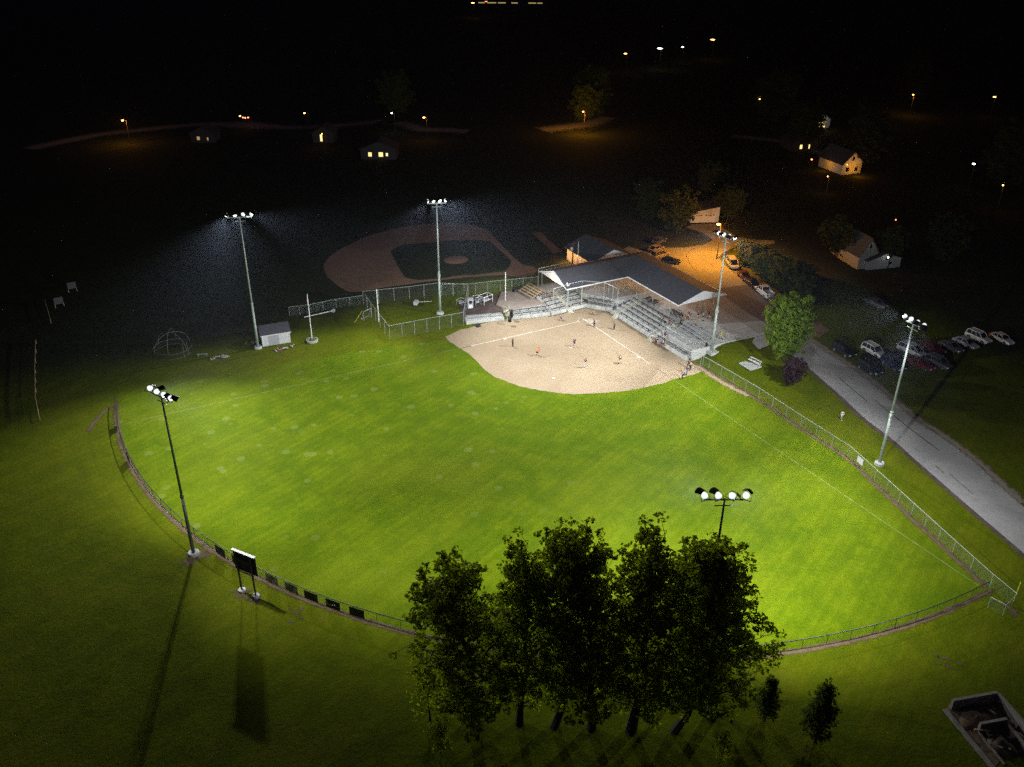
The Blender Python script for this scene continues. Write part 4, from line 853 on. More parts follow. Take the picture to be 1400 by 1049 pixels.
# ---------------------------------------------------------------- vehicles
def car_proto(kind):
    """parts: list of (name, mesh, material or None for body paint, parent name)"""
    L,Wd,H,belt,hood={'sedan':(4.7,1.8,1.45,.92,.85),'suv':(4.8,1.9,1.78,1.08,1.02),'minivan':(5.0,1.95,1.75,1.02,.92),'pickup':(5.6,1.98,1.85,1.12,1.08)}[kind]
    hl=L/2; hw=Wd/2; parts=[]
    st=[(-hl,.38,belt*.86,.88),(-hl+.12,.28,belt*.98,.95),(-hl+.9,.24,belt,1),(0,.22,belt,1),(hl-1.35,.22,belt*.98,1),(hl-.6,.24,hood*.93,.97),(hl-.15,.28,hood*.82,.9),(hl,.4,hood*.66,.80)]
    if kind in('minivan','suv'): st[0]=(-hl,.38,belt*.97,.92); st[1]=(-hl+.1,.28,belt*.99,.96)
    b=MB(); n=10
    for (x,zb,zt,w) in st:
        W_=hw*w; zm=(zb+zt)/2
        ring=[(-W_*.9,zb),(-W_*.99,zb+.12),(-W_,zm),(-W_*.97,zt-.08),(-W_*.86,zt),(W_*.86,zt),(W_*.97,zt-.08),(W_,zm),(W_*.99,zb+.12),(W_*.9,zb)]
        b.v+=[(x,y,z) for y,z in ring]
    for i in range(len(st)-1):
        for j in range(n): k=(j+1)%n; b.f.append((i*n+j,i*n+k,(i+1)*n+k,(i+1)*n+j))
    b.f.append(tuple(range(n))); b.f.append(tuple(range((len(st)-1)*n,len(st)*n))[::-1])
    if kind=='pickup':   # open bed: side rails and dark floor
        for s in(-1,1): b.box((-hl+1.05,s*hw*.9,belt+.12),(1.95,.12,.26))
        b.box((-hl+.06,0,belt+.10),(.08,Wd*.88,.24))
    parts.append(('body',b.mesh('body'),None,None))
    cab={'sedan':(-1.75,1.05,-1.05,.25),'suv':(-2.33,1.15,-2.05,.45),'minivan':(-2.42,1.75,-2.1,.65),'pickup':(-.55,1.45,-.40,.75)}[kind]
    x0,x1,r0,r1=cab; zt=H-.03; wb=hw*.88; wt=hw*.72
    g=MB(); B=[(x0,-wb,belt-.02),(x1,-wb,belt-.05),(x1,wb,belt-.05),(x0,wb,belt-.02)]; T=[(r0,-wt,zt),(r1,-wt,zt),(r1,wt,zt),(r0,wt,zt)]
    g.poly(T); 
    for i in range(4): j=(i+1)%4; g.quad(B[i],B[j],T[j],T[i])
    parts.append(('windows',g.mesh('windows'),GLASS,None))
    r=MB(); e=.03; prism(r,[(r0-e,-wt-e),(r1+e,-wt-e),(r1+.12,0),(r1+e,wt+e),(r0-e,wt+e)],zt-.02,zt+.05)
    for s in (-1,1):
        r.bar((x1+.02,s*(wb+.005),belt-.05),(r1+.02,s*(wt+.015),zt),.07,.07); r.bar((x0-.02,s*(wb+.005),belt-.02),(r0-.02,s*(wt+.015),zt),.09,.12)
        mids=[.5] if kind!='minivan' else [.36,.68]
        if kind=='suv': mids=[.36,.66]
        for f in mids: r.bar((x0+(x1-x0)*f,s*(wb+.01),belt-.03),(r0+(r1-r0)*f,s*(wt+.02),zt),.05,.09)
    if kind in('suv','minivan'): 
        for s in(-1,1): r.bar((r0+.1,s*wt*.9,zt+.09),(r1-.1,s*wt*.9,zt+.09),.04,.04)
    parts.append(('roof',r.mesh('roof'),None,None))
    R=.33 if kind in('sedan','minivan') else .38
    for x in (-hl+.98,hl-.95):
        for s in(-1,1):
            w=MB(); w.tube((x,s*(hw-.20),R),(x,s*(hw+.02),R),R,n=18); parts.append(('wheel',w.mesh('wheel'),RUB,None))
            w=MB(); w.tube((x,s*(hw+.0),R),(x,s*(hw+.035),R),R*.62,R*.56,n=12); parts.append(('rim',w.mesh('rim'),CHROME,len(parts)-1))
    for s in(-1,1):
        h=MB(); h.box((hl-.07,s*hw*.66,hood*.72),(.16,.36,.16)); parts.append(('headlight',h.mesh('headlight'),CLEAR,None))
        h=MB(); h.box((-hl+.02,s*hw*.74,belt*.78),(.1,.24,.26)); parts.append(('tail_light',h.mesh('tail_light'),RED,None))
        h=MB(); h.box((x1-.25,s*(hw+.1),belt+.05),(.12,.2,.14)); parts.append(('mirror',h.mesh('mirror'),BLACK,None))
    h=MB(); h.box((hl+.01,0,.42),(.1,Wd*.82,.2)).box((-hl-.01,0,.42),(.1,Wd*.84,.2)); parts.append(('bumper',h.mesh('bumper'),BLACK if kind=='suv' else None,None))
    return parts
CP={k:car_proto(k) for k in('sedan','suv','minivan','pickup')}
def paint(n,c): return mat('car_paint_'+n,c,tuple(v*.93 for v in c),rough=.28,spec=.6,scale=2)
PW=paint('white',(.68,.68,.67)); PS=paint('silver',(.38,.39,.41)); PB=paint('black',(.012,.013,.016)); PD=paint('dark_blue',(.015,.025,.06)); PR=paint('dark_red',(.14,.012,.014)); PG=paint('grey',(.09,.09,.10)); PT=paint('tan',(.36,.30,.20))
def car(rear,front,kind,pm,label,group):
    a=at(*rear);b=at(*front); d=b-a; c=(a+b)/2; c.z=hh(c.x,c.y)+.035
    o=thing('parked_'+kind,label,{'sedan':'car','suv':'car','minivan':'minivan','pickup':'pickup truck'}[kind],c,math.atan2(d.y,d.x),group); made=[]
    for n,me,m,par in CP[kind]: made.append(link(n,me,m or pm,o if par is None else made[par]))
    return o
G1='cars parked on the grass across the road'; G2='cars parked in the asphalt lot'
for a in [((1141,475),(1165,493),'suv',PB,'black car nearest the road at the left end of the grass parking rows',G1),((1173,497),(1203,519),'suv',PB,'black car with pale reflections beside the road, second from the left in the front row',G1),((1182,476),(1206,493),'suv',PW,'white car with dark windows behind the two black roadside cars',G1),((1208,494),(1232,511),'suv',PD,'dark blue car in the front row below the white one, left of the light pole',G1),((1232,476),(1259,490),'minivan',PS,'silver-white minivan partly behind the right light pole',G1),((1263,473),(1286,487),'sedan',PR,'dark red car just right of the lit lamps of the roadside pole',G1),((1287,470),(1312,485),'sedan',PG,'dark grey car between the dark red car and the silver sedan',G1),((1247,496),(1271,508),'sedan',PR,'dark red car in the front row, right of the pole shaft',G1),((1270,494),(1295,507),'suv',PG,'dark car at the right end of the front row on the grass',G1),((1306,465),(1333,480),'sedan',PS,'silver sedan, third from the right in the back row',G1),((1325,459),(1349,472),'suv',PW,'white car with orange glow on its roof, second from the right',G1),((1354,458),(1383,475),'sedan',PW,'white sedan at the far right end of the grass rows',G1),
 ((892,355),(912,349),'suv',PT,'pale tan car parked at the end of the light grey canopy',G2),((890,346),(903,341),'sedan',PT,'car lit orange just behind the pale tan one',G2),((905,361),(927,360),'sedan',PB,'black car in shade beside the pavilion roof, nearest the orange asphalt',G2),((996,357),(1006,371),'minivan',PW,'white van at the bend of the road behind the light pole',G2),((1012,375),(1022,386),'sedan',PR,'dark red car below the white van along the hedge',G2),((1023,386),(1034,395),'sedan',PB,'black car between the dark red car and the white pickup',G2),((1053,410),(1036,396),'pickup',PW,'white pickup truck parked beside the hedge left of the round tree',G2),((1056,414),(1066,425),'sedan',PG,'dark grey car partly hidden behind the round green tree',G2),((896,335),(906,330),'sedan',PG,'dim far car beyond the orange-lit ones, on the dark grass',G2),((1190,415),(1204,421),'sedan',PG,'dim lone car in the dark field above the grass rows',G1)]: car(*a)
# ---------------------------------------------------------------- people
def skin(nodes,edges,name,sub=1,root=0):
    me=D.meshes.new(name); me.from_pydata([n[0] for n in nodes],edges,[]); o=D.objects.new(name,me); COL.objects.link(o)
    mo=o.modifiers.new('s','SKIN'); mo.use_smooth_shade=True
    for i,v in enumerate(me.skin_vertices[0].data): r=nodes[i][1]; v.radius=(r,r) if not isinstance(r,tuple) else r; v.use_root=(i==root)
    if sub: o.modifiers.new('d','SUBSURF').levels=sub
    dg=bpy.context.evaluated_depsgraph_get(); r=D.meshes.new_from_object(o.evaluated_get(dg)); D.objects.remove(o); r.name=name; return r
def person_proto(pz,P):
    """P: joint dict; x right, y forward, z up"""
    V_=Vector; J={k:V_(v) for k,v in P.items()}
    nodes=[(J['pelvis'],(.15,.11)),(J['belly'],(.135,.10)),(J['chest'],(.17,.115)),(J['neck'],.06),(J['neck']+(J['head']-J['neck'])*.45,.055)]
    E_=[(0,1),(1,2),(2,3),(3,4)]
    for s in 'LR':
        k=len(nodes); nodes+=[(J['sh'+s],.062),(J['el'+s],.042),(J['wr'+s],.030),(J['ha'+s],(.042,.018))]; E_+=[(2,k),(k,k+1),(k+1,k+2),(k+2,k+3)]
        k=len(nodes); nodes+=[(J['hi'+s],.088),(J['kn'+s],.060),(J['an'+s],.042),(J['to'+s],(.045,.03))]; E_+=[(0,k),(k,k+1),(k+1,k+2),(k+2,k+3)]
    body=skin(nodes,E_,'body')
    bm=bmesh.new(); bm.from_mesh(body)
    f=V_(P.get('face',(0,1,0))).normalized(); up=V_((0,0,1)); r=f.cross(up).normalized(); u=r.cross(f); M=Matrix((r,f,u)).transposed()
    def ell(c,rx,ry,rz,n=10,m=8):
        t=bmesh.ops.create_uvsphere(bm,u_segments=n,v_segments=m,radius=1)
        for v in t['verts']:
            p=v.co.copy(); taper=1-.22*max(0,-p.z)
            v.co=c+M@V_((p.x*rx*taper,p.y*ry+(.018 if p.z<-.2 and p.y>0 else 0),p.z*rz))
    H=J['head']; ell(H,.077,.095,.115,14,10); ell(H+M@V_((0,.10,-.01)),.012,.022,.022,6,5); ell(H+M@V_((0,.088,-.055)),.026,.010,.009,6,4)
    for s in(-1,1): ell(H+M@V_((s*.079,0,0)),.012,.022,.032,6,5)
    for s in 'LR':  # fingers: unequal bent chains, and a thumb from the side of the palm
        h=J['ha'+s]; d=(J['ha'+s]-J['wr'+s]).normalized(); sd=d.cross(V_((1,0,0)) if s=='L' else V_((-1,0,0))); sd=sd.normalized() if sd.length>.1 else V_((0,1,0)); pl=sd.cross(d)*(1 if s=='L' else -1)
        for i,l in enumerate((.068,.078,.072,.056)):
            b0=h+sd*(.024-.016*i)-d*.01; b1=b0+d*l*.55+pl*.006; b2=b1+d*l*.4+pl*.02; tb=MB(); tb.tube(b0,b1,.0085,.008,n=5); tb.tube(b1,b2,.008,.006,n=5)
            vs=[bm.verts.new(v) for v in tb.v]; [bm.faces.new([vs[i_] for i_ in q]) for q in tb.f]
        b0=h-d*.03+sd*.025; b1=b0+sd*.03+d*.02; b2=b1+d*.028+sd*.008; tb=MB(); tb.tube(b0,b1,.011,.009,n=5); tb.tube(b1,b2,.009,.007,n=5); vs=[bm.verts.new(v) for v in tb.v]; [bm.faces.new([vs[i_] for i_ in q]) for q in tb.f]
    bm.to_mesh(body); bm.free(); body.polygons.foreach_set('use_smooth',[True]*len(body.polygons))
    mid=lambda a,b,t: J[a].lerp(J[b],t)
    sn=[(J['pelvis']+V_((0,0,-.0)),(.172,.135)),(J['belly'],(.16,.125)),(J['chest'],(.195,.14)),(mid('chest','neck',.75),(.09,.08))]; se=[(0,1),(1,2),(2,3)]
    for s in 'LR': k=len(sn); sn+=[(J['sh'+s],.085),(mid('sh'+s,'el'+s,.7),.068)]; se+=[(2,k),(k,k+1)]
    pn=[(J['pelvis']-V_((0,0,.02)),(.165,.13))]; pe=[]; qn=[(J['pelvis']-V_((0,0,.02)),(.165,.13))]; qe=[]
    for s in 'LR':
        k=len(pn); pn+=[(J['hi'+s],.112),(mid('hi'+s,'kn'+s,.8),.088)]; pe+=[(0,k),(k,k+1)]
        k=len(qn); qn+=[(J['hi'+s],.11),(J['kn'+s],.08),(mid('kn'+s,'an'+s,.9),.06)]; qe+=[(0,k),(k,k+1),(k+1,k+2)]
    hb=bmesh.new(); t=bmesh.ops.create_uvsphere(hb,u_segments=14,v_segments=10,radius=1); 
    for v in list(t['verts']):
        p=v.co.copy()
        if p.y>.45 and p.z<.25 or p.z<-.55: hb.verts.remove(v); continue
        v.co=H+M@V_((p.x*.088,p.y*.105-.006,p.z*.124+.008))
    hm=D.meshes.new('hair'); hb.to_mesh(hm); hb.free()
    cb_=MB(); cb_.lathe([(.096,.03),(.094,.08),(.06,.125),(.0,.135)],H,12,M); cb_.box(H+M@V_((0,.13,.04)),(.13,.1,.015),M=M); 
    sh=MB()
    for s in 'LR': d=(J['to'+s]-J['an'+s]); sh.bar(J['an'+s]-d*.35+V_((0,0,-.04)),J['to'+s]+d*.25,.095,.085)
    ey=MB()
    for s in(-1,1): ey.box(H+M@V_((s*.032,.089,.012)),(.018,.008,.008),M=M)
    return dict(body=body,shirt=skin(sn,se,'shirt'),shorts=skin(pn,pe,'shorts'),trousers=skin(qn,qe,'trousers'),hair=hm,cap=cb_.mesh('cap'),shoe=sh.mesh('shoes'),eyes=ey.mesh('eyes'))
def J_(pelvis,belly,chest,neck,head,shw,arms,hips,legs,face=(0,1,-.1)):
    d=dict(pelvis=pelvis,belly=belly,chest=chest,neck=neck,head=head,face=face)
    for s,sg in(('L',-1),('R',1)):
        c=Vector(chest)*.35+Vector(neck)*.65; d['sh'+s]=(sg*shw,c.y,c.z-.02)
        i=0 if s=='L' else 1
        for k,v in zip(('el','wr','ha'),arms[i]): d[k+s]=v
        d['hi'+s]=(sg*.10,pelvis[1],pelvis[2]-.06)
        for k,v in zip(('kn','an','to'),legs[i]): d[k+s]=v
    return d
STAND=J_((0,0,.96),(0,0,1.12),(0,0,1.3),(0,.0,1.49),(0,.02,1.63),.19,[((-.25,-.03,1.16),(-.26,.04,.93),(-.26,.07,.85)),((.25,-.03,1.16),(.26,.04,.93),(.26,.07,.85))],0,[((-.12,.02,.50),(-.13,-.02,.09),(-.15,.14,.04)),((.12,.02,.50),(.13,-.02,.09),(.15,.14,.04))])
READY=J_((0,-.22,.78),(0,-.10,.93),(0,.08,1.08),(0,.20,1.24),(0,.27,1.36),.19,[((-.28,.22,.92),(-.2,.38,.76),(-.16,.45,.70)),((.28,.22,.92),(.2,.38,.76),(.16,.45,.70))],0,[((-.24,.10,.48),(-.27,-.08,.09),(-.30,.10,.04)),((.24,.10,.48),(.27,-.08,.09),(.30,.10,.04))],(0,1,-.25))
WALK=J_((0,0,.94),(0,.01,1.11),(0,.03,1.29),(0,.05,1.48),(0,.08,1.62),.19,[((-.24,.12,1.18),(-.22,.32,1.05),(-.21,.39,1.01)),((.25,-.15,1.17),(.24,-.12,.92),(.24,-.10,.84))],0,[((-.11,-.10,.52),(-.12,-.38,.17),(-.12,-.27,.05)),((.11,.22,.54),(.12,.30,.10),(.13,.46,.05))])
PITCH_=J_((0,0,.90),(0,.03,1.07),(0,.08,1.25),(0,.12,1.43),(0,.16,1.57),.19,[((-.30,.28,1.2),(-.26,.5,1.3),(-.25,.58,1.33)),((.33,-.10,1.1),(.40,-.22,.9),(.42,-.26,.83))],0,[((-.14,.32,.52),(-.14,.45,.09),(-.15,.61,.04)),((.14,-.22,.48),(.15,-.50,.14),(.16,-.38,.05))])
CROUCH=J_((0,-.18,.40),(0,-.08,.55),(0,.04,.72),(0,.12,.90),(0,.17,1.03),.18,[((-.26,.24,.66),(-.14,.46,.62),(-.10,.53,.62)),((.26,.2,.62),(.2,.34,.45),(.18,.4,.42))],0,[((-.30,.24,.46),(-.22,-.02,.10),(-.26,.14,.04)),((.30,.24,.46),(.22,-.02,.10),(.26,.14,.04))],(0,1,0))
SIT=J_((0,0,.52),(0,0,.68),(0,.03,.86),(0,.05,1.04),(0,.08,1.18),.19,[((-.24,.10,.75),(-.16,.32,.62),(-.13,.38,.60)),((.24,.10,.75),(.16,.32,.62),(.13,.38,.60))],0,[((-.13,.42,.50),(-.14,.44,.09),(-.15,.60,.04)),((.13,.42,.50),(.14,.44,.09),(.15,.60,.04))])
BAT=J_((0,0,.90),(0,.01,1.06),(0,.05,1.24),(0,.08,1.42),(0,.12,1.56),.19,[((-.1,.30,1.2),(.14,.30,1.36),(.19,.28,1.42)),((.36,.14,1.22),(.24,.22,1.40),(.23,.24,1.47))],0,[((-.22,.10,.50),(-.26,-.03,.09),(-.28,.13,.04)),((.22,.10,.50),(.26,-.03,.09),(.28,.13,.04))])
PP={n:person_proto(n,p) for n,p in(('stand',STAND),('ready',READY),('walk',WALK),('pitch',PITCH_),('crouch',CROUCH),('sit',SIT),('bat',BAT))}
SK=mat('skin_tone',(.52,.33,.23),(.47,.29,.2),rough=.55); HAIR=mat('dark_hair',(.03,.02,.015),rough=.6); BLOND=mat('fair_hair',(.30,.20,.09),rough=.6)
CLO={'black':(.018,.018,.022),'navy':(.02,.03,.08),'orange':(.85,.16,.02),'maroon':(.16,.012,.03),'white':(.72,.72,.70),'grey':(.25,.25,.27),'pink':(.55,.22,.24),'blue':(.06,.14,.42),'yellow':(.75,.58,.06),'teal':(.10,.38,.34),'lime':(.45,.60,.08),'olive':(.12,.11,.05),'tan':(.45,.36,.24)}
def cl(n): return mat('cloth_'+n,CLO[n],rough=.85,scale=8)
nper=0
def person(px,py,z,pose,face,top,bot,label,long=False,cap=None,hair=HAIR,tall=1.0,group=None,shoes='black'):
    p=at(px,py) if z is None else ray(px,py,z)
    if z is not None: p.z=z
    else: p.z+=.03
    if face=='cam': v=CAM-p; v.z=0
    elif isinstance(face,tuple): v=Vector((face[0]-p.x,face[1]-p.y,0))
    pr=PP[pose]; o=link('person',pr['body'],SK,None,p); o.rotation_euler.z=math.atan2(v.y,v.x)-math.pi/2; o.scale=(tall,)*3
    tag(o,label,'person',group); link('shirt',pr['shirt'],cl(top),o); link('trousers' if long else 'shorts',pr['trousers' if long else 'shorts'],cl(bot),o)
    link('hair',pr['hair'],hair,o); link('shoes',pr['shoe'],cl(shoes),o); link('eyes',pr['eyes'],BLACK,o)
    if cap: link('cap',pr['cap'],cl(cap),o)
    return o
HM=(0,0); G3='fielders on the dirt infield'; G4='team at the front of the stands'; G5='spectators on the platform'
person(701,474,None,'stand',HM,'black','black','person in all-dark clothes standing beside the left white base',long=True,group=G3)
person(735,486,None,'ready',HM,'orange','black','person in bright orange shirt and dark shorts on the left of the infield dirt',group=G3,cap='black')
pit=person(785,474,None,'pitch',HM,'navy','navy','pitcher in dark blue standing in the centre of the infield in front of the rubber',group=G3,hair=BLOND)
person(800,502,None,'walk',HM,'maroon','white','person in maroon top and pale trousers running near the lower middle of the dirt',long=True,group=G3)
person(847.5,497,None,'ready',HM,'maroon','tan','person in maroon shirt crouched ready on the right side of the dirt',group=G3)
person(812.5,447,None,'bat',(20,0),'black','black','batter in black standing at the right edge of the chalk smudge',long=True,group=G3,cap='black')
person(839.5,451,None,'stand',HM,'black','navy','person in dark clothes between the right foul line and the stands wall',long=True,group=G3)
person(810.5,430.5,None,'crouch',(9,9),'pink','black','person in pink crouching behind home plate in front of the backstop',group=G3)
person(767,438.5,None,'crouch',(6,2),'navy','blue','person kneeling in blue on the dirt left of home plate near the low seats',group=G3,hair=BLOND)
bt=MB(); bt.tube((0,0,0),(.12,.2,.5),.012,.016,n=6); bt.tube((.12,.2,.5),(.2,.33,.85),.016,.033,n=8); q=ray(812.5,447,0); tag(bt.build('bat',ALU,loc=(q.x-.1,q.y+.2,1.42)),'thin metal bat raised in the batter hands','bat')
person(941,503,None,'walk',(10,10),'black','navy','tallest person in black in the small group at the right corner of the dirt',long=True); person(944,506,None,'stand',(0,10),'yellow','navy','person in yellow shirt in the small group at the right corner of the dirt',long=True)
person(939,512,None,'stand',(5,20),'navy','blue','person in navy nearest the grass behind the yellow-shirted one',long=True); person(933,517,None,'ready',(10,20),'grey','black','person in grey bending at the edge of the grass, apart from the corner group',long=True)
for x,y,z,po,t,b_,l,c in [(891,467,0,'stand','white','black','person in white shirt and dark cap, leftmost of the group by the right stair','black'),(895.5,469,0,'crouch','maroon','black','person in maroon crouching at the wall foot by the right stair',None),(899,472,0,'stand','maroon','white','person in maroon and white second from the left at the right stair',None),(903,473,0,'crouch','blue','grey','person in light blue crouching low at the stands wall',None),(906,475,0,'stand','white','black','person in white at the wall, below the one in bright blue','black'),(912,473,.9,'sit','black','black','person in black sitting on the end bench right of the bright blue one',None)]:
    person(x,y,z,po,(10,10),t,b_,l,cap=c,group=G4,tall=.95)
person(909,463,.9,'stand',(10,20),'blue','black','person in bright blue shirt standing highest on the ledge by the right stair',group=G4,tall=1.1,cap='navy')
for x,y,po,t,b_,l,lg in [(906,441,'sit','black','black','dark-clothed person sitting alone at the top of the right stair',True),(917,442,'sit','black','maroon','dark-clothed person sitting right of the stair top',True),(930,443,'stand','black','black','tall person in black at the left end of the aluminium bleachers',True),(934,441,'sit','black','navy','seated person in black at the bleacher top left corner',True),(938,436,'sit','maroon','black','seated person in maroon behind the bleachers',False),(941,433,'stand','pink','black','person in pink top under the roof edge behind the bleachers',False),(943,438,'walk','black','tan','person with bare legs walking behind the bleachers',False),(954,435,'stand','maroon','black','person in maroon shirt standing left of the teal-shirted one',False),(961,438,'stand','teal','black','person in teal top in the middle of the standing group right of the roof corner',False),(968,434,'stand','maroon','black','person in dark maroon at the back of the standing group',False),(970,438,'walk','black','tan','person in black top and tan shorts at the right end of the standing group',False),(951,447,'sit','grey','black','person in grey sitting on the top right of the bleachers',True),(936,449,'sit','black','black','dark person sitting on the left of the aluminium bleachers',True)]:
    person(x,y,2.09,po,(10,15) if po=='sit' else (-16,22),t,b_,l,long=lg,group=G5,hair=HAIR if len(l)%2 else BLOND)
person(986,462,2.09,'sit',(0,20),'lime','lime','person in lime yellow sitting on the platform ledge near the side railing',group=G5)
person(991,463,2.09,'sit',(0,20),'grey','black','person in grey sitting beside the lime-clothed one at the side railing',group=G5)
person(1150,574,None,'walk',(-10,70),'white','white','lone person in white walking on the lawn between the fence and the road',shoes='white',group=None)
# ---------------------------------------------------------------- far lamps, streets and houses
SASPH=dirt_mat('far_road_surface',(.28,.27,.26),(.34,.33,.31),(.16,.15,.14),.05,True)
def street(pts,w): ribbon('far_road',spline(PX(pts),5),w*1.5,SASPH,.04)
street([(40,204),(60,199),(130,185),(160,181),(190,178),(240,173),(300,170),(380,174),(460,172),(520,166),(540,168)],8); street([(520,166),(555,170),(576,177),(610,178),(640,180)],8); street([(740,178),(770,174),(800,170),(830,160)],10); street([(1180,230),(1140,216),(1080,196),(1000,186)],6)
def lamp(px,py,h,mt,col,e,label,rad=.22,group='street lamps in the far dark'):
    """px,py = pixel of the lamp head"""
    z=h
    for _ in range(8): p=ray(px,py,z); z=hh(p.x,p.y)+h
    g=Vector((p.x,p.y,z-h)); o=thing('street_lamp',label,'street lamp',g,0,group)
    MB().tube((0,0,0),(0,0,h-.2),.11,.07,n=8).build('pole',BARK,o); MB().bar((0,0,h-.15),(1.0,.4,h),.07,.07).build('arm',DARKST,o)
    l=MB(); l.lathe([(0,.16),(rad*.8,.1),(rad,0),(rad*.7,-.18),(0,-.24)],(1.1,.44,h),12); l.build('lamp_head',mt,o,True)
    if e: light('lamp','POINT',e,col,(1.1,.44,h-.45),o,rad=.2)
    return o
SO=SODIUM; WH=(1,.9,.7)
lamp(986,305,8.5,LAMPO,SO,15000,'bright orange street lamp beside the small white garage over the lot',.45)
for x,y,h,mt,c,e,l,r in [(172,164,8,LAMPO,SO,22000,'orange street lamp above the lit strip of road at far upper left',.45),(583,160,8,LAMPO,SO,4500,'warm street lamp right of the upper left-centre road strip',.42),(539,154,7,LAMPC,WH,800,'small white lamp left of the dim orange tree glow at upper left centre',.35),(420,154,7,LAMPO,SO,0,'single tiny orange lamp alone at upper left centre',.32),(800,152,8,LAMPO,SO,60000,'orange street lamp hidden in the lit trees at top centre',.3),(857,73,9,LAMPO,SO,0,'reddish orange lamp, leftmost of the three bright top lamps',.8),(904,66,10,LAMPC,WH,0,'brightest white lamp at the top right of centre',1.25),(935,64,8,LAMPC,WH,0,'small white lamp just right of the brightest white one',.55),(976,54,10,LAMPO,SO,0,'bright orange lamp, rightmost of the top lamps',1.2),(648,4,10,LAMPO,SO,0,'orange lamp at the very top edge, left of centre',1.3),(666,2,9,LAMPR,SO,0,'faint red lamp at the very top edge',.9),(1041,135,7,LAMPO,SO,0,'tiny warm lamp above the far tree left of the white-lit garage',.4),(1112,217,4,LAMPR,SO,300,'small pinkish lamp left of the orange-lit house',.28),(1361,132,8,LAMPO,SO,300,'small yellow lamp at the upper right edge',.55),(1333,223,8,LAMPC,WH,0,'small white lamp in the dark at the right side',.42),(1250,129,8,LAMPO,SO,9000,'orange lamp hidden behind the glowing tree at upper right',.3),(1373,252,7,LAMPO,SO,900,'dim orange lamp inside the tree at the right edge',.2),(1227,299,2,LAMPR,SO,0,'tiny red light in the dark beyond the white gabled house',.12),(1134,240,5,LAMPO,SO,1500,'small orange lamp in front of the orange-lit house',.1),(1120,162,4,LAMPC,WH,2500,'white lamp on the front of the far garage',.3),(444,182,5,LAMPO,SO,900,'lamp beside the far lit doorway',.12),(1217,350,3,LAMPC,WH,30,'tiny pale lamp at the right end of the white gabled house',.15)]:
    lamp(x,y,h,mt,c,e*.1,l,r)
for i,(x,y) in enumerate([(332,158),(336,160),(339,160.5),(343,160)]): lamp(x,y,5,LAMPR if i else LAMPO,SO,0,['first and brightest of the four tiny lamps in a row at upper left','second of the four tiny lamps in a row at upper left','third of the four tiny lamps in a row at upper left','last of the four tiny lamps in a row at upper left'][i],.3)
# distant strip of lit windows along the top edge
def house(px,py,rz,w,d,h,r,label,wm,wins,name='house',glow=0):
    p=at(px,py); o=thing(name,label,'house',p,rz)
    if glow:
        l=MB(); l.lathe([(0,.1),(.1,.06),(.12,0),(0,-.08)],(w*.3,d/2+.2,h-.4),8); l.build('wall_lamp',LAMPO,o,True); light('lamp','POINT',glow,SODIUM,(0,d/2+3.2,2.2),o,rad=.2); light('lamp','POINT',glow*.4,SODIUM,(w/2+2.5,0,2.0),o,rad=.2)
    gable_house(o,w,d,h,r,wm,mat('dark_roof',(.06,.063,.075)),.5,wins=wins); return o
house(700,9,.0+math.radians(YAW*57.3-270)*1+0,60,18,6,3,'long far building with a broken row of lit windows along the top edge',DKW,[('y+',u,3.4,ww,.7,WINF) for u,ww in ((24,5),(16,7),(8,6),(-2,5),(-16,6),(-22,4))],'long_building')
yawf=math.radians(241.35)-math.pi/2-math.pi  # local +y faces the camera
house(1147,232,yawf+.35,7,11,3.4,3.2,'orange-lit white house with two gables at upper right',SIDING,[('y+',-1.5,1.5,1.2,1.2,GLASS),('y+',1.6,1.5,1.2,1.2,GLASS),('y+',0,4.6,.8,1.0,GLASS)],glow=420)
house(1166,224,yawf-.5,6,8,3.2,3.0,'smaller orange-lit gabled house right behind the two-gable one',SIDING,[('y+',0,1.5,1.2,1.2,GLASS)],glow=350)
house(1115,172,yawf+.1,7,8,3.2,2.0,'small far garage with white lit front at upper right',SIDING,[('y+',0,1.3,3.4,2.0,WINW)],'garage')
house(1092,203,yawf+.2,9,8,3.0,2.0,'dim far house with two small lit windows, left of the orange-lit house',DKW,[('y+',1.5,1.5,.8,1.3,WINW),('y+',-1.4,1.5,.4,1.3,WINW)])
house(520,214,yawf,11,8,3.2,2.2,'far dark house with three yellow lit windows at upper left centre',DKW,[('y+',2.6,1.6,1.0,1.2,WINW),('y+',-.8,1.6,1.3,1.3,WINW),('y+',-2.7,1.6,.6,.9,WINW)])
house(445,192,yawf,7,7,3.2,2.0,'far dark house with a tall lit doorway at upper left',DKW,[('y+',.6,1.6,.7,2.2,WINW)])
house(282,192,yawf,8,7,3,2.0,'far dark house with one dim lit window at the left',DKW,[('y+',1.4,1.5,.9,1.1,mat('dim_window',(.4,.3,.1),emit=(1,.65,.2),es=.4)),('y+',-1.8,1.3,.4,.9,mat('dim_window',(.4,.3,.1)))])
house(1168,358,yawf+.25,4.6,9,3.6,3.4,'white gabled house standing dim in the dark right of the lot',mat('aged_siding',(.36,.35,.33)) ,[('y+',0,5.2,.5,1.2,GLASS),('y+',.4,1.7,.6,1.5,GLASS)])
house(1151,350,yawf+.15,2.8,7,3.0,1.5,'narrow pale wing left of the white gabled house',MC['aged_siding'],[('y+',0,1.5,.5,1.0,GLASS)])
house(1196,361,yawf+.25,8.5,6,2.2,1.4,'low pale wing right of the white gabled house',PANEL,[('y+',-1.5,1.2,.8,.8,GLASS)])
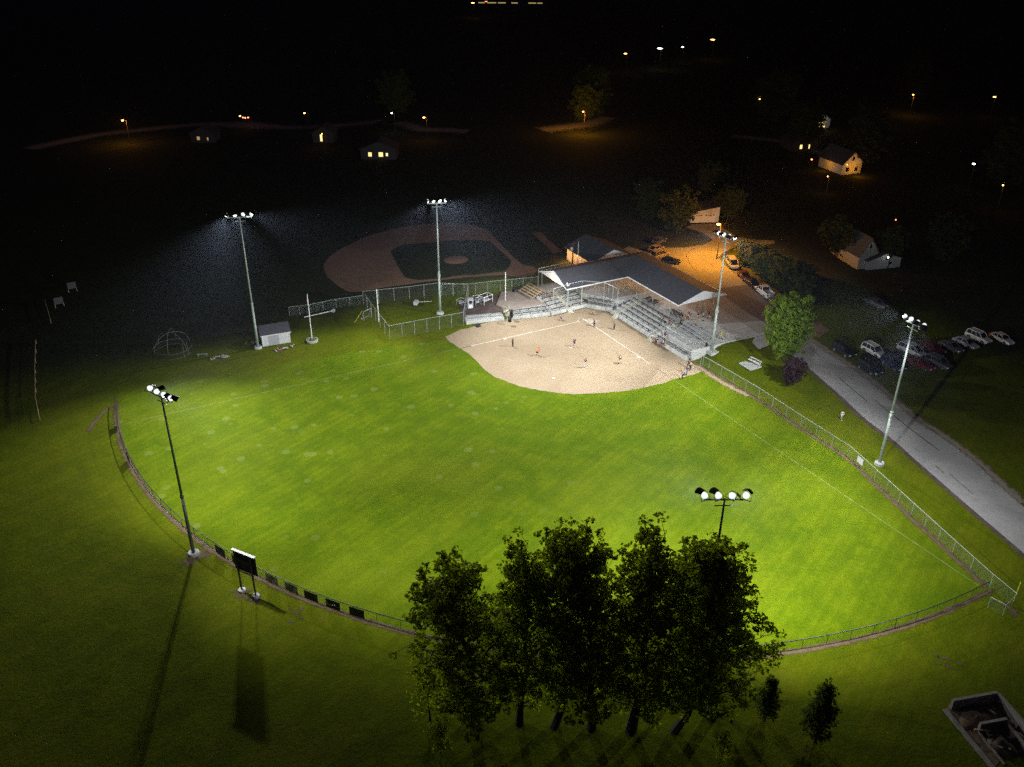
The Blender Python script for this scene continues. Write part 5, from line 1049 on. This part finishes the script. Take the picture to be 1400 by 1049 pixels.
# garage by the sodium lamp
a=at(944,305);b_=at(982,304); d=b_-a; rz=math.atan2(d.y,d.x); Lw=d.length; c=(a+b_)/2; g=thing('garage','small white garage with a dark row of window panes beside the sodium street lamp','garage',c,rz)
s=-1 if (Matrix.Rotation(rz,3,'Z')@Vector((0,1,0))).dot(CAM-c)>0 else 1
w=MB(); D_=6*s
F=[(-Lw/2,0,0),(Lw/2,0,0),(Lw/2,0,4.0),(-Lw/2,0,2.7)]; Bk=[(x,D_,z) for x,y,z in F]
w.poly(F); w.poly(Bk); w.quad(F[0],Bk[0],Bk[3],F[3]); w.quad(F[1],F[2],Bk[2],Bk[1]); w.build('wall',SIDING,g)
r=MB(); T=[(-Lw/2-.3,-.3*s,2.72),(Lw/2+.3,-.3*s,4.1),(Lw/2+.3,D_,4.1),(-Lw/2-.3,D_,2.72)]; r.poly(T); U_=[(x,y,z+.2) for x,y,z in T]; r.poly(U_)
for i in range(4): j=(i+1)%4; r.quad(T[i],T[j],U_[j],U_[i])
r.build('roof',SHINGLE,g)
dm=MB(); dm.box((0,-.04*s,1.25),(5.4,.05,2.2)); dr_=dm.build('door',WHITE,g); 
for k in range(8): 
    if k!=3: MB().box((-2.3+k*.65,-.08*s,1.95),(.42,.04,.26)).build('pane',GLASS,dr_)
# left edge details
for x,y,l in [(82,420,'pale grey panel on short legs standing in the dark field, left one of two'),(100,399,'second dim grey panel farther up in the dark field at left')]:
    p=at(x,y); o=thing('field_sign',l,'sign',p,yawf+.6); MB().box((0,0,1.4),(1.7,.08,1.4)).build('board',mat('dim_board',(.10,.10,.11)),o); MB().box((-.8,0,.4),(.08,.08,.8)).box((.8,0,.4),(.08,.08,.8)).build('leg',GALV,o)
fence('low_rail','low dim rail fence running along the dark left edge',[tuple(at(*c))[:2] for c in ((50,470),(49,510),(50,550),(55,575))],.9,4,None,WOOD,WOOD,.07,.07)
fence('low_rail','second short dim rail farther up in the dark at left',[tuple(at(*c))[:2] for c in ((62,415),(66,428),(70,442))],.8,4,None,WOOD,WOOD,.07,.07)
# ---------------------------------------------------------------- night air
hz=MB(); hz.box((-200,-350,38),(1700,1500,80)); ho=hz.build('haze',None); tag(ho,kind='stuff')
hm=D.materials.new('night_haze'); hm.use_nodes=True; t=hm.node_tree; t.nodes.remove(t.nodes['Principled BSDF']); v=t.nodes.new('ShaderNodeVolumePrincipled'); v.inputs['Color'].default_value=(.62,.74,1.,1); v.inputs['Density'].default_value=.00016; v.inputs['Anisotropy'].default_value=.3
t.links.new(v.outputs[0],t.nodes['Material Output'].inputs['Volume']); ho.data.materials.append(hm)
